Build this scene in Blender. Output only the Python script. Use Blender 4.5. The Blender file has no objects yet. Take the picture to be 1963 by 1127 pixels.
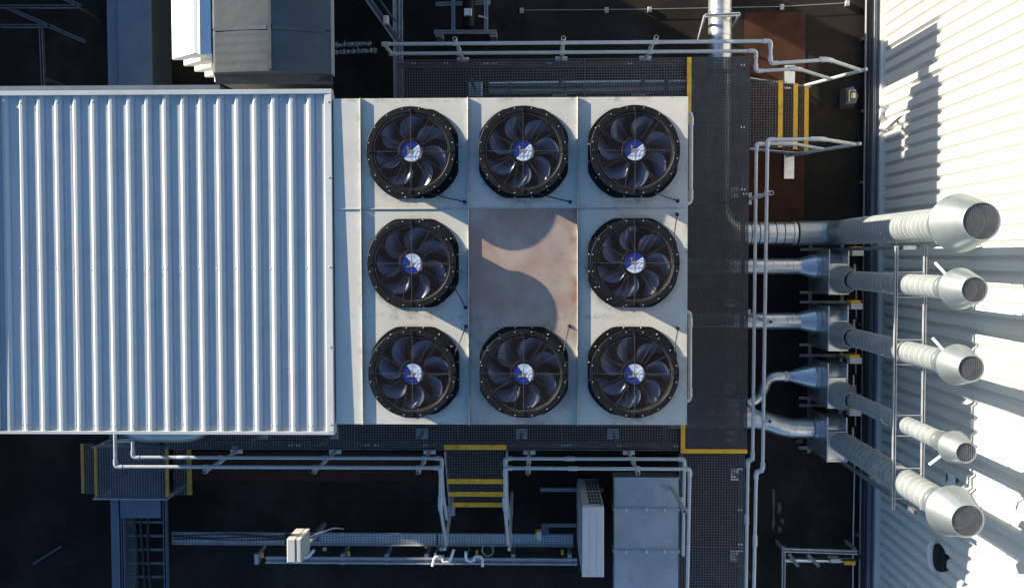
import bpy, math, random
from mathutils import Matrix, Vector
random.seed(7)
SC = bpy.context.scene
COL = SC.collection
rad = math.radians

# ------------------------------------------------------------------ camera
F, PX, PY, H = 1553.0, 1003.0, 540.0, 11.6          # focal length and principal point in photo pixels, camera height above the walkways
VX, VY, ROLL = 1036.0, 490.0, 0.002                  # where the plumb line meets the picture
def _axes():
    n = Vector(((VX-PX)/F, -(VY-PY)/F, -1)).normalized(); zc = -n
    x = Vector((1, 0, 0)); x = (x-zc*x.dot(zc)).normalized(); y = zc.cross(x)
    c, s = math.cos(ROLL), math.sin(ROLL)
    return (c*x+s*y, -s*x+c*y, zc)
RW = Matrix(_axes())
cam = bpy.data.cameras.new('camera'); camo = bpy.data.objects.new('camera', cam); COL.objects.link(camo)
camo.matrix_world = Matrix.Translation((0, 0, H)) @ RW.to_4x4()
cam.sensor_fit = 'HORIZONTAL'; cam.sensor_width = 36; cam.lens = F/1963*36
cam.shift_x = (981.5-PX)/1963; cam.shift_y = (PY-563.5)/1963
cam.clip_start = 0.1; cam.clip_end = 2000
SC.camera = camo
def at(px, py, z):                                   # photo pixel -> world point at height z
    d = RW @ Vector(((px-PX)/F, -(py-PY)/F, -1)); t = (z-H)/d.z
    return Vector((d.x*t, d.y*t, z))

# ------------------------------------------------------------------ light
SUN_EL = math.atan(0.194); TO = Vector((0.882, -0.472, -0.194)).normalized()   # where the low sun's light travels
w = bpy.data.worlds.new('World'); SC.world = w; w.use_nodes = True
nt = w.node_tree; bg = nt.nodes['Background']
sky = nt.nodes.new('ShaderNodeTexSky'); sky.sky_type = 'NISHITA'; sky.sun_disc = False
sky.sun_elevation = SUN_EL; sky.sun_rotation = math.atan2(-TO.x, -TO.y)
nt.links.new(sky.outputs[0], bg.inputs[0]); bg.inputs[1].default_value = 0.112; sky.dust_density = 0.6; sky.ozone_density = 4.0
sl = bpy.data.lights.new('sun', 'SUN'); sl.energy = 5.0; sl.angle = rad(0.53); sl.color = (1.0, 0.89, 0.71)
slo = bpy.data.objects.new('sun', sl); COL.objects.link(slo); slo.location = (-20, 10, 15)
slo.rotation_euler = TO.to_track_quat('-Z', 'Y').to_euler()
SC.view_settings.view_transform = 'Standard'; SC.view_settings.look = 'None'
SC.view_settings.gamma = 1; SC.view_settings.use_curve_mapping = False
SC.view_settings.exposure = 1.4
SC.render.resolution_x = 1024; SC.render.resolution_y = 587

# ------------------------------------------------------------------ materials
MATS = {}
def M(name, col, rough=0.5, metal=0.0, var=0.15, scale=2.5, bump=0.0, bscale=80, dirt=None, spec=0.5, streak=None):
    m = bpy.data.materials.new(name); m.use_nodes = True; t = m.node_tree; N = t.nodes; L = t.links
    b = N['Principled BSDF']; b.inputs['Metallic'].default_value = metal; b.inputs['Specular IOR Level'].default_value = spec
    g = N.new('ShaderNodeNewGeometry')
    mp = N.new('ShaderNodeMapping'); L.new(g.outputs['Position'], mp.inputs['Vector'])
    if streak: mp.inputs['Scale'].default_value = streak
    n1 = N.new('ShaderNodeTexNoise'); n1.inputs['Scale'].default_value = scale; n1.inputs['Detail'].default_value = 8; n1.inputs['Roughness'].default_value = 0.65
    L.new(mp.outputs[0], n1.inputs['Vector'])
    r = N.new('ShaderNodeMapRange'); r.inputs['From Min'].default_value = 0.3; r.inputs['From Max'].default_value = 0.7
    r.inputs['To Min'].default_value = 1-var; r.inputs['To Max'].default_value = 1+var
    L.new(n1.outputs['Fac'], r.inputs['Value'])
    mul = N.new('ShaderNodeVectorMath'); mul.operation = 'SCALE'; mul.inputs[0].default_value = col
    L.new(r.outputs[0], mul.inputs['Scale']); out = mul.outputs[0]
    if dirt:
        dc, ds, lo, hi, st = dirt
        n2 = N.new('ShaderNodeTexNoise'); n2.inputs['Scale'].default_value = ds; n2.inputs['Detail'].default_value = 10; n2.inputs['Roughness'].default_value = 0.7
        L.new(g.outputs['Position'], n2.inputs['Vector'])
        r2 = N.new('ShaderNodeMapRange'); r2.inputs['From Min'].default_value = lo; r2.inputs['From Max'].default_value = hi; r2.inputs['To Max'].default_value = st
        L.new(n2.outputs['Fac'], r2.inputs['Value'])
        mx = N.new('ShaderNodeMix'); mx.data_type = 'RGBA'; L.new(r2.outputs[0], mx.inputs['Factor'])
        L.new(out, mx.inputs[6]); mx.inputs[7].default_value = (*dc, 1); out = mx.outputs[2]
    L.new(out, b.inputs['Base Color'])
    rr = N.new('ShaderNodeMapRange'); rr.inputs['To Min'].default_value = max(0.02, rough-0.1); rr.inputs['To Max'].default_value = min(1, rough+0.1)
    L.new(n1.outputs['Fac'], rr.inputs['Value']); L.new(rr.outputs[0], b.inputs['Roughness'])
    if bump:
        n3 = N.new('ShaderNodeTexNoise'); n3.inputs['Scale'].default_value = bscale; n3.inputs['Detail'].default_value = 4
        L.new(g.outputs['Position'], n3.inputs['Vector'])
        bp = N.new('ShaderNodeBump'); bp.inputs['Strength'].default_value = bump; bp.inputs['Distance'].default_value = 0.01
        L.new(n3.outputs['Fac'], bp.inputs['Height']); L.new(bp.outputs[0], b.inputs['Normal'])
    MATS[name] = m
    return m
M('roof_white', (.43, .445, .435), .5, var=.05, scale=1.2, streak=(1, .25, 1), dirt=((.24, .23, .20), 2.6, .52, .8, .45), spec=.3)
M('cream', (.56, .545, .48), .5, var=.05, scale=1.5, dirt=((.27, .25, .2), 2.2, .54, .85, .45), bump=.05, bscale=120, spec=.25)
M('seam_metal', (.5, .49, .44), .45, .2, var=.1)
M('wall_white', (.58, .58, .545), .5, var=.03, scale=1, streak=(1, 1, .15), dirt=((.45, .44, .4), 1.5, .6, .85, .3), spec=.25)
M('galv', (.50, .52, .54), .33, .8, var=.18, scale=9, spec=.5)
M('galv_tube', (.40, .42, .44), .5, .2, var=.12, scale=14, dirt=((.3, .3, .3), 20, .55, .7, .5))
M('galv_dull', (.34, .36, .38), .55, .45, var=.2, scale=7)
M('alu', (.29, .33, .345), .40, .7, var=.06, scale=5)
M('spiral', (.33, .36, .365), .46, .5, var=.12, scale=4)
M('seam_light', (.50, .53, .55), .45, .3, var=.1)
M('steel_dark', (.10, .105, .115), .55, .4, var=.25, scale=10)
M('grating', (.13, .125, .13), .65, 0, var=.2, scale=6)
M('mesh_dark', (.075, .078, .082), .7, 0, var=.25, scale=5)
M('yellow', (.78, .41, .012), .55, 0, var=.12, scale=6, dirt=((.14, .10, .04), 11, .5, .68, .6))
M('fan_black', (.007, .007, .0075), .5, 0, var=.3, scale=12, dirt=((.10, .097, .09), 38, .56, .68, .4), spec=.22)
M('fan_inner', (.010, .010, .011), .5, 0, var=.3, scale=12, dirt=((.12, .115, .10), 12, .5, .7, .35))
M('pit', (.004, .004, .005), .8, 0, var=.1)
M('blade', (.07, .092, .14), .32, 0, var=.2, scale=9)
M('wire', (.105, .085, .08), .5, .1, var=.2, scale=15)
M('logo_blue', (.008, .030, .25), .4, 0, var=.05)
M('logo_white', (.68, .74, .8), .4, 0, var=.05)
M('logo_gold', (.45, .36, .10), .45, .2, var=.1)
M('bolt_metal', (.7, .7, .7), .35, .6, var=.1)
M('cable_black', (.015, .015, .016), .6)
M('deck', (.0185, .0165, .0135), .85, 0, var=.35, scale=1.3, bump=.3, bscale=140, dirt=((.050, .043, .033), .9, .5, .75, .7), spec=.1)
M('brown_felt', (.055, .026, .017), .9, 0, var=.35, scale=3, bump=.35, bscale=160, spec=.1)
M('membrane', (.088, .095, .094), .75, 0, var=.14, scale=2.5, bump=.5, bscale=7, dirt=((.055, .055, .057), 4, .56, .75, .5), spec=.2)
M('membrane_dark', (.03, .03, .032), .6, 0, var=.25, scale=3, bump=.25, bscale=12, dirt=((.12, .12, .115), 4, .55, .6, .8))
M('hood_white', (.74, .74, .72), .5, var=.05)
M('hood_shaded', (.62, .66, .7), .45, var=.06)  # hood white tinted blue to paint the shade behind the blades
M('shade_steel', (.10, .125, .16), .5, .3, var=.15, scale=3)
M('ac_white', (.52, .53, .50), .5, var=.06, dirt=((.3, .29, .26), 4, .58, .8, .3))
M('grille_dark', (.02, .02, .022), .7)
M('sheet_grey', (.42, .44, .45), .42, .65, var=.14, scale=2.2, dirt=((.22, .22, .2), 3.5, .56, .72, .5))
M('plastic_grey', (.5, .5, .5), .5)
M('plastic_green', (.16, .28, .21), .45, var=.12)
M('pipe_white', (.72, .71, .69), .5)
M('red_paint', (.4, .03, .02), .5)
M('sign_green', (.02, .22, .12), .5)
M('led', (.85, .82, .6), .3)
M('cabinet_paint', (.5, .49, .44), .5, var=.05)
M('yellow_shaded', (.36, .21, .02), .65, 0, var=.25, scale=6, dirt=((.10, .08, .04), 9, .5, .7, .6))  # dirty nosing yellow, darkened to paint the deep shade at the step-over
M('spiral_glint', (.60, .64, .66), .5, .1, var=.1)  # seams paler than the pipe, painting the light their ridges catch
M('reflection_and_felt', (.085, .075, .05), .8, 0, var=.3, scale=9)  # pale brown that paints the puddle reflections, also used for the felt scrap
M('foil', (.22, .25, .28), .5, .5, var=.4, scale=20, bump=.8, bscale=30)

def stained():                                       # dirty, heat-browned panel sheet
    m = M('stained', (.50, .46, .39), .5, bump=.05, bscale=120, dirt=((.14, .11, .085), 3.4, .47, .72, .7)); t = m.node_tree; N = t.nodes; L = t.links
    b = N['Principled BSDF']; old = b.inputs['Base Color'].links[0].from_socket
    g = N.new('ShaderNodeNewGeometry'); s = N.new('ShaderNodeSeparateXYZ'); L.new(g.outputs['Position'], s.inputs[0])
    n = N.new('ShaderNodeTexNoise'); n.inputs['Scale'].default_value = 1.7; n.inputs['Detail'].default_value = 9; L.new(g.outputs['Position'], n.inputs['Vector'])
    a = N.new('ShaderNodeMapRange'); a.inputs['From Min'].default_value = -1.25; a.inputs['From Max'].default_value = -.55; L.new(s.outputs['Y'], a.inputs['Value'])
    c = N.new('ShaderNodeMath'); c.operation = 'MULTIPLY'; L.new(a.outputs[0], c.inputs[0])
    r = N.new('ShaderNodeMapRange'); r.inputs['From Min'].default_value = .25; r.inputs['From Max'].default_value = .6; r.inputs['To Min'].default_value = .45; r.inputs['To Max'].default_value = .95
    L.new(n.outputs['Fac'], r.inputs['Value']); L.new(r.outputs[0], c.inputs[1])
    mx = N.new('ShaderNodeMix'); mx.data_type = 'RGBA'; L.new(c.outputs[0], mx.inputs['Factor']); L.new(old, mx.inputs[6]); mx.inputs[7].default_value = (.31, .205, .155, 1)
    e = N.new('ShaderNodeMapRange'); e.inputs['From Min'].default_value = .30; e.inputs['From Max'].default_value = .42; L.new(s.outputs['X'], e.inputs['Value'])
    n2 = N.new('ShaderNodeTexNoise'); n2.inputs['Scale'].default_value = 7; n2.inputs['Detail'].default_value = 10; L.new(g.outputs['Position'], n2.inputs['Vector'])
    r2 = N.new('ShaderNodeMapRange'); r2.inputs['From Min'].default_value = .45; r2.inputs['From Max'].default_value = .65; L.new(n2.outputs['Fac'], r2.inputs['Value'])
    d = N.new('ShaderNodeMath'); d.operation = 'MULTIPLY'; L.new(e.outputs[0], d.inputs[0]); L.new(r2.outputs[0], d.inputs[1])
    d2 = N.new('ShaderNodeMath'); d2.operation = 'MULTIPLY'; L.new(d.outputs[0], d2.inputs[0]); L.new(a.outputs[0], d2.inputs[1])
    mx2 = N.new('ShaderNodeMix'); mx2.data_type = 'RGBA'; L.new(d2.outputs[0], mx2.inputs['Factor']); L.new(mx.outputs[2], mx2.inputs[6]); mx2.inputs[7].default_value = (.24, .10, .045, 1)
    L.new(mx2.outputs[2], b.inputs['Base Color'])
stained()
def grime(m, amount=1.0):
    t = m.node_tree; N = t.nodes; L = t.links; b = N['Principled BSDF']; old = b.inputs['Base Color'].links[0].from_socket
    g = N.new('ShaderNodeNewGeometry'); sp = N.new('ShaderNodeSeparateXYZ'); L.new(g.outputs['Position'], sp.inputs[0])
    def mth(op, a, c=None):
        n = N.new('ShaderNodeMath'); n.operation = op
        for i, v in enumerate((a, c)):
            if v is None: continue
            if isinstance(v, (int, float)): n.inputs[i].default_value = v
            else: L.new(v, n.inputs[i])
        return n.outputs[0]
    def rng(v, a, c, lo=0, hi=1):
        n = N.new('ShaderNodeMapRange'); n.inputs['From Min'].default_value = a; n.inputs['From Max'].default_value = c
        n.inputs['To Min'].default_value = lo; n.inputs['To Max'].default_value = hi; L.new(v, n.inputs['Value']); return n.outputs[0]
    dx = mth('SUBTRACT', mth('FLOORED_MODULO', mth('ADD', sp.outputs['X'], 1.43+.6175), 1.235), .6175)
    dy = mth('SUBTRACT', mth('FLOORED_MODULO', mth('ADD', sp.outputs['Y'], 1.309+.6155), 1.231), .6155)
    dist = mth('SQRT', mth('ADD', mth('POWER', dx, 2), mth('POWER', mth('ADD', dy, .035), 2)))
    nz = N.new('ShaderNodeTexNoise'); nz.inputs['Scale'].default_value = 9; nz.inputs['Detail'].default_value = 10; nz.inputs['Roughness'].default_value = .75; L.new(g.outputs['Position'], nz.inputs['Vector'])
    ng = N.new('ShaderNodeTexNoise'); ng.inputs['Scale'].default_value = 1.1; L.new(g.outputs['Position'], ng.inputs['Vector'])
    near = mth('MULTIPLY', mth('MULTIPLY', rng(dist, .50, .60, amount, 0), rng(sp.outputs['X'], -2.03, -2.02)), rng(nz.outputs['Fac'], .38, .62))
    seam = mth('MULTIPLY', rng(mth('MAXIMUM', mth('ABSOLUTE', dx), mth('ABSOLUTE', mth('MULTIPLY', dy, 1.003))), .56, .618), rng(nz.outputs['Fac'], .48, .66))
    f = mth('MULTIPLY', mth('MAXIMUM', near, mth('MULTIPLY', seam, .75)), rng(ng.outputs['Fac'], .35, .6, .25, .85))
    mx = N.new('ShaderNodeMix'); mx.data_type = 'RGBA'; L.new(f, mx.inputs['Factor']); L.new(old, mx.inputs[6]); mx.inputs[7].default_value = (.075, .07, .045, 1)
    L.new(mx.outputs[2], b.inputs['Base Color'])
grime(MATS['cream']); grime(MATS['stained'], .12)

# ------------------------------------------------------------------ mesh helpers
class MB:
    def __init__(s): s.v = []; s.f = []; s.sm = []
    def add(s, vs, fs, smooth=False):
        o = len(s.v); s.v += [tuple(v) for v in vs]; s.f += [tuple(i+o for i in f) for f in fs]; s.sm += [smooth]*len(fs); return s
    def box(s, x0, x1, y0, y1, z0, z1):
        return s.add([(x0,y0,z0),(x1,y0,z0),(x1,y1,z0),(x0,y1,z0),(x0,y0,z1),(x1,y0,z1),(x1,y1,z1),(x0,y1,z1)],
                     [(0,3,2,1),(4,5,6,7),(0,1,5,4),(1,2,6,5),(2,3,7,6),(3,0,4,7)])
    def bbox(s, x0, x1, y0, y1, z0, z1, b=.006):      # box with chamfered upper edges
        return s.loft([[(x0,y0,z0),(x1,y0,z0),(x1,y1,z0),(x0,y1,z0)], [(x0,y0,z1-b),(x1,y0,z1-b),(x1,y1,z1-b),(x0,y1,z1-b)],
                       [(x0+b,y0+b,z1),(x1-b,y0+b,z1),(x1-b,y1-b,z1),(x0+b,y1-b,z1)]])
    def loft(s, rings, cap=True, smooth=False, closed=True):
        n = len(rings[0]); vs = [v for r in rings for v in r]; fs = []
        for i in range(len(rings)-1):
            for j in range(n if closed else n-1):
                k = (j+1) % n; fs.append((i*n+j, i*n+k, (i+1)*n+k, (i+1)*n+j))
        s.add(vs, fs, smooth)
        if cap:
            s.add(rings[0], [tuple(reversed(range(n)))]); s.add(rings[-1], [tuple(range(n))])
        return s
    def prism(s, poly, z0, z1):                        # polygon in xy, counter-clockwise
        return s.loft([[(x,y,z0) for x,y in poly], [(x,y,z1) for x,y in poly]])
    def bar(s, a, b, wd, ht, up=(0,0,1)):             # rectangular bar between two points
        a = Vector(a); b = Vector(b); d = (b-a).normalized(); u = Vector(up); r = d.cross(u)
        if r.length < 1e-4: r = d.cross(Vector((1,0,0)))
        r.normalize(); u = r.cross(d)
        q = [r*(-wd/2)+u*(-ht/2), r*(wd/2)+u*(-ht/2), r*(wd/2)+u*(ht/2), r*(-wd/2)+u*(ht/2)]
        return s.loft([[a+k for k in q], [b+k for k in q]])
    def channel(s, a, b, wd, ht, t=.004, up=(0,0,1), flip=False):   # open strut channel, mouth up
        a = Vector(a); b = Vector(b); d = (b-a).normalized(); u = Vector(up); r = d.cross(u).normalized(); u = r.cross(d)
        if flip: u = -u; r = -r
        pf = [(-wd/2,-ht/2),(wd/2,-ht/2),(wd/2,ht/2),(wd/4,ht/2),(wd/4,ht/2-t),(wd/2-t,ht/2-t),(wd/2-t,-ht/2+t),(-wd/2+t,-ht/2+t),(-wd/2+t,ht/2-t),(-wd/4,ht/2-t),(-wd/4,ht/2),(-wd/2,ht/2)]
        n = len(pf); A = [a+r*x+u*y for x,y in pf]; B = [b+r*x+u*y for x,y in pf]
        return s.add(A+B, [(i,(i+1)%n,(i+1)%n+n,i+n) for i in range(n)])
    def tube(s, pts, r, n=12, cap=True, bend=0.0):
        pts = [Vector(p) for p in pts]
        if bend:                                       # round the corners
            q = [pts[0]]
            for i in range(1, len(pts)-1):
                a, c, b = pts[i-1], pts[i], pts[i+1]; da = (a-c).normalized(); db = (b-c).normalized()
                L = min(bend, (a-c).length*.49, (b-c).length*.49)
                p0 = c+da*L; p1 = c+db*L
                for k in range(7):
                    t = k/6; q.append(p0*(1-t)**2+c*2*t*(1-t)+p1*t*t)
            q.append(pts[-1]); pts = q
        rr = r if isinstance(r, (list, tuple)) else [r]*len(pts)
        t0 = (pts[1]-pts[0]).normalized(); u = t0.orthogonal().normalized(); rings = []
        for i, p in enumerate(pts):
            if i == 0: t = t0
            elif i == len(pts)-1: t = (pts[i]-pts[i-1]).normalized()
            else: t = ((pts[i]-pts[i-1]).normalized()+(pts[i+1]-pts[i]).normalized()).normalized()
            u = (u-t*u.dot(t)).normalized(); vv = t.cross(u)
            k = 1.0
            if 0 < i < len(pts)-1: k = 1/max(.6, t.dot((pts[i]-pts[i-1]).normalized()))
            rings.append([p+(u*math.cos(2*math.pi*j/n)+vv*math.sin(2*math.pi*j/n))*rr[i]*k for j in range(n)])
        return s.loft(rings, cap, True)
    def lathe(s, prof, c=(0,0,0), n=40, axis='z', smooth=True):
        c = Vector(c); rings = []
        for r, z in prof:
            ring = []
            for j in range(n):
                a = 2*math.pi*j/n; x, y = r*math.cos(a), r*math.sin(a)
                ring.append(c+(Vector((x,y,z)) if axis == 'z' else Vector((z,x,y)) if axis == 'x' else Vector((y,z,x))))
            rings.append(ring)
        return s.loft(rings, False, smooth)
    def disc(s, r, c=(0,0,0), n=32):
        c = Vector(c); return s.add([c+Vector((r*math.cos(2*math.pi*j/n), r*math.sin(2*math.pi*j/n), 0)) for j in range(n)], [tuple(range(n))])
    def torus(s, R, r, c=(0,0,0), n=48, k=4):
        c = Vector(c); rings = []
        vs = []; fs = []
        for i in range(n):
            a = 2*math.pi*i/n
            for j in range(k):
                b = 2*math.pi*j/k+math.pi/4; q = R+r*math.cos(b); vs.append(c+Vector((q*math.cos(a), q*math.sin(a), r*math.sin(b))))
        for i in range(n):
            for j in range(k):
                fs.append((i*k+j, ((i+1)%n)*k+j, ((i+1)%n)*k+(j+1)%k, i*k+(j+1)%k))
        return s.add(vs, fs, True)
    def mesh(s, name, o=Vector((0,0,0))):
        me = bpy.data.meshes.new(name); me.from_pydata([tuple(Vector(v)-o) for v in s.v], [], s.f)
        me.polygons.foreach_set('use_smooth', s.sm); me.update(); me.set_sharp_from_angle(angle=rad(32)); return me
    def build(s, name, mat, parent=None, kind=None, label=None):
        o = Vector((0,0,0)); p = parent
        while p is not None: o += p.location; p = p.parent
        return link(name, s.mesh(name, o), mat, parent, kind, label)
def link(name, me, mat, parent=None, kind=None, label=None):
    if mat is not None and not me.materials: me.materials.append(MATS[mat])
    ob = bpy.data.objects.new(name, me); COL.objects.link(ob)
    if parent: ob.parent = parent
    if kind: ob['kind'] = kind
    if label: ob['label'] = label
    return ob
def thing(name, label, cat, loc=(0,0,0), group=None):
    o = bpy.data.objects.new(name, None); COL.objects.link(o); o.location = loc; o.empty_display_size = .1
    tag(o, label, cat, group); return o
def tag(o, label, cat, group=None):
    o['label'] = label; o['category'] = cat
    if group: o['group'] = group
    return o
def smoothfix(ob):
    return ob

ZD, ZB = -0.95, 2.40      # roof deck; top of the condenser casing (walkway gratings are at 0)

# ------------------------------------------------------------------ ground
g = MB().add([(-300,-300,ZD),(300,-300,ZD),(300,300,ZD),(-300,300,ZD)], [(0,1,2,3)]).build('ground', 'deck', None, 'structure')
for i in range(16):                                   # felt sheets with lapped edges
    y = -7.4+i*1.0
    z = ZD+.004+(i % 2)*.004
    MB().box(-9, 5.1, y-.53, y+.53, ZD+.001, z).build('felt_sheet', 'deck', g)
def patch(px0, py0, px1, py1):
    a = at(px0, py0, ZD); b = at(px1, py1, ZD)
    MB().box(min(a.x,b.x), max(a.x,b.x), min(a.y,b.y), max(a.y,b.y), ZD+.009, ZD+.0135).build('walk_membrane', 'brown_felt', None, 'structure')
patch(1427, 25, 1540, 474); patch(330, 866, 862, 923)

# ------------------------------------------------------------------ plant enclosure with ribbed roof
RX0, RX1, RY0, RY1 = -6.32, -2.362, -2.04, 1.888
enc = thing('plant_enclosure', 'long white enclosure with ribbed sheet metal roof beside the fans', 'enclosure', (-4.34, 0, ZD))
MB().box(RX0+.05, RX1-.03, RY0+.06, RY1-.06, ZD, 2.372).build('wall', 'roof_white', enc)
def rz(y): return 2.378+(RY1-y)/(RY1-RY0)*.028        # the roof rises slightly to the south
PITCH = .2074
xr = at(588, 190, 2.42).x
ribs = [xr+.028-PITCH*k for k in range(-0, 19) if xr-PITCH*k > RX0+.08]
ya, yb = RY0+.028, RY1-.045
edges = sorted([RX0+.03]+[x for x in ribs]+[RX1-.02])
sheet = 0
for i in range(len(edges)-1):                          # the pans between the ribs, each with a low stiffener
    a, b = edges[i], edges[i+1]; m = (a+b)/2
    prof = [(a, 0), (a+.062, 0), (a+.066, .003), (a+.080, .003), (a+.084, 0), (b, 0)]
    if b-a < .12: prof = [(a, 0), (b, 0)]
    mb = MB(); n = len(prof)
    mb.add([(x, ya, rz(ya)+z) for x, z in prof]+[(x, yb, rz(yb)+z) for x, z in prof], [(j, j+1, n+j+1, n+j) for j in range(n-1)])
    mb.build('roof_pan', 'roof_white', enc)
RIBH = .0275
for x in ribs:
    mb = MB(); jt = random.uniform(-.0025, .0025)
    pr = [(x-.0475+jt, -.001), (x-.0135+jt, RIBH), (x+.0135+jt, RIBH), (x+.0475+jt, -.001)]
    mb.loft([[(q, ya, rz(ya)+z) for q, z in pr], [(q, yb, rz(yb)+z) for q, z in pr]])
    mb.build('roof_rib', 'roof_white', enc)
for i, x in enumerate(ribs):
    if i % 4 == 1:
        MB().loft([[(x-.062, y, rz(y)+.0005), (x-.062, y, rz(y)+.002), (x-.050, y, rz(y)+.002), (x-.050, y, rz(y)+.0005)] for y in (ya, yb-.02)]).build('sheet_lap', 'roof_white', enc)
for y in (at(300, 195, 2.4).y, at(300, 515, 2.4).y, at(300, 813, 2.4).y):   # fixing screws
    mb = MB()
    for x in ribs:
        for dx, dz in ((-.055, .004), (0, RIBH+.003)) if random.random() < .3 else ((-.055, .004),):
            mb.lathe([(.0085, 0), (.0085, .004), (.005, .007), (.001, .0085)], (x+dx, y+random.uniform(-.008, .008), rz(y)+dz-.004), 8)
    mb.build('screw_row', 'galv_dull', enc, 'stuff')
def trim(name, pts, wd, ht, z0, label=None):
    pass
MB().box(RX0, RX1, RY1-.052, RY1, rz(RY1)-.05, rz(RY1)+.047).build('ridge_trim', 'roof_white', enc)
MB().box(RX0, RX1, RY0, RY0+.032, rz(RY0)-.10, rz(RY0)+.042).build('eaves_trim', 'roof_white', enc)
a = [(RX1-.082, rz(RY0)+.0), (RX1, rz(RY0)+.0)]
mb = MB(); yA, yB = RY0+.0325, RY1-.0525
mb.loft([[(RX1-.098, y, rz(y)-.002), (RX1-.08, y, rz(y)+.040), (RX1-.004, y, rz(y)+.046), (RX1, y, rz(y)+.04), (RX1, y, rz(y)-.1), (RX1-.02, y, rz(y)-.1)] for y in (yA, yB)])
mb.build('verge_trim', 'roof_white', enc)
mb = MB().box(RX0, RX0+.08, yA, yB, 2.3, 2.45); mb.build('verge_trim', 'roof_white', enc)
mb = MB()
for py in (195, 340, 512, 665, 813):
    p = at(630+py*.012, py, 2.44); mb.lathe([(.009, 0), (.009, .005), (.005, .008), (.001, .009)], (RX1-.035, p.y, rz(p.y)+.044), 8)
mb.build('screw_row', 'galv_dull', enc, 'stuff')
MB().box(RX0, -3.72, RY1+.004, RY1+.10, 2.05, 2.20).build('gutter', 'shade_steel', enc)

# ------------------------------------------------------------------ condenser casing
BX0, BX1, BY0, BY1 = -2.352, 1.666, -1.932, 1.784
SX = [BX0, -2.035, -.816, .420, BX1]; SY = .532
box = thing('condenser', 'cream metal condenser casing carrying eight black fans', 'condenser', (-.34, -.07, ZD))
MB().box(BX0+.012, BX1-.012, BY0+.012, BY1-.012, ZD, ZB-.006).build('casing_body', 'cabinet_paint', box)
for i in range(4):
    for (y0, y1) in ((BY0, SY), (SY, BY1)):
        x0, x1 = SX[i], SX[i+1]; mt = 'stained' if (i == 2 and y1 == SY) else 'cream'
        o = MB().bbox(x0+.004, x1-.004, y0+.004, y1-.004, ZB-.005, ZB, .002).build('top_panel', mt, box)
        if mt == 'stained': o['label'] = 'top panel stained pinkish brown between the fans'
FH = .033
for x in SX[1:4]:                                      # upstand seams that throw the narrow shadows
    for (y0, y1) in ((BY0, SY-.004), (SY+.004, BY1)):
        MB().bbox(x-.0045, x+.0045, y0, y1, ZB-.004, ZB+FH, .002).build('seam_upstand', 'seam_metal', box)
for i in range(4):
    MB().bbox(SX[i]+.006, SX[i+1]-.006, SY-.0035, SY+.0035, ZB-.004, ZB+.012, .002).build('seam_upstand', 'seam_metal', box)
for (px, y0, y1, n) in ((1326, 216, 390, 0), (1326, 598, 768, 1)):    # grab rails on the side
    p = at(px+1, y0, 2.1); q = at(px-2, y1, 2.1); x = 1.752
    MB().tube([(BX1-.01, p.y, 2.1), (x, p.y, 2.1), (x, q.y, 2.1), (BX1-.01, q.y, 2.1)], .022, 12, bend=.06).build('grab_rail', 'galv_tube', box)
    MB().lathe([(.028, -.05), (.028, .05)], (x, p.y-.12 if n else p.y-.1, 2.1), 14, 'y').build('rail_fitting', 'galv_tube', box)
    MB().lathe([(.028, -.05), (.028, .05)], (x, q.y+.1, 2.1), 14, 'y').build('rail_fitting', 'galv_tube', box)
mb = MB()
for x in SX[1:4]:
    for k in range(16):
        y = BY0+.1+k*.235
        mb.lathe([(.005, 0), (.005, .002), (.001, .004)], (x+.018, y, ZB), 6)
mb.build('rivet_row', 'steel_dark', box, 'stuff')

# ------------------------------------------------------------------ fans
def clip_plate(R, B, n=72):
    out = []
    for j in range(n):
        a = 2*math.pi*j/n; x, y = R*math.cos(a), R*math.sin(a); out.append((max(-B, min(B, x)), max(-B, min(B, y))))
    return out
FT = .25
me_plate = MB(); pl = clip_plate(.545, .503); hole = [(.41*math.cos(2*math.pi*j/72), .41*math.sin(2*math.pi*j/72)) for j in range(72)]
me_plate.loft([[(x,y,.001) for x,y in pl], [(x,y,.016) for x,y in pl], [(x*.995,y*.995,.02) for x,y in pl], [(x,y,.02) for x,y in hole]], False)
me_plate = me_plate.mesh('base_plate')
me_house = MB().lathe([(.452,.019),(.440,.04),(.428,.07),(.426,.21),(.434,.232),(.490,.236),(.493,.240),(.493,.248),(.490,FT),(.432,FT),(.428,FT-.003)], n=72).mesh('housing_ring')
me_inner = MB().lathe([(.4275,FT-.003),(.422,FT-.012),(.417,FT-.03),(.411,FT-.06),(.409,FT-.12),(.409,.004)], n=72).mesh('inner_duct')
me_coil_shadow = MB().disc(.41, (0,0,.004), 48).mesh('coil_shadow')  # black disc painting the shadow below the rotor
mb = MB(); zg = FT-.004
nr = 13
for k in range(nr):
    R = .150+(.408-.150)*k/(nr-1); mb.torus(R, .0012 if k < nr-1 else .0022, (0,0,zg-.010*(1-k/(nr-1))*0), 56)
for k in range(3): mb.torus(.04+.036*k, .0016, (0,0,zg), 32)
me_guard = mb.mesh('guard_rings')
def spoke(a, r0, r1, w_):
    c, s_ = math.cos(a), math.sin(a); return MB().bar((r0*c, r0*s_, zg-.004), (r1*c, r1*s_, zg-.004), w_, .004).mesh('guard_spoke')
me_sp = spoke(0, .02, .425, .0055); me_sp2 = spoke(0, .15, .418, .0034)
me_lug = MB().bbox(.424, .468, -.014, .014, FT-.002, FT+.008, .003).mesh('guard_lug')
me_hubring = MB().lathe([(.112,FT-.045),(.116,FT-.03),(.128,FT-.024),(.146,FT-.03),(.150,FT-.05),(.150,.06)], n=44).mesh('hub')
mb = MB(); n = 24                                      # the badge: a blue and a white half
arc = lambda a0, a1: [(.110*math.cos(a0+(a1-a0)*i/n), .110*math.sin(a0+(a1-a0)*i/n)) for i in range(n+1)]
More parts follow.
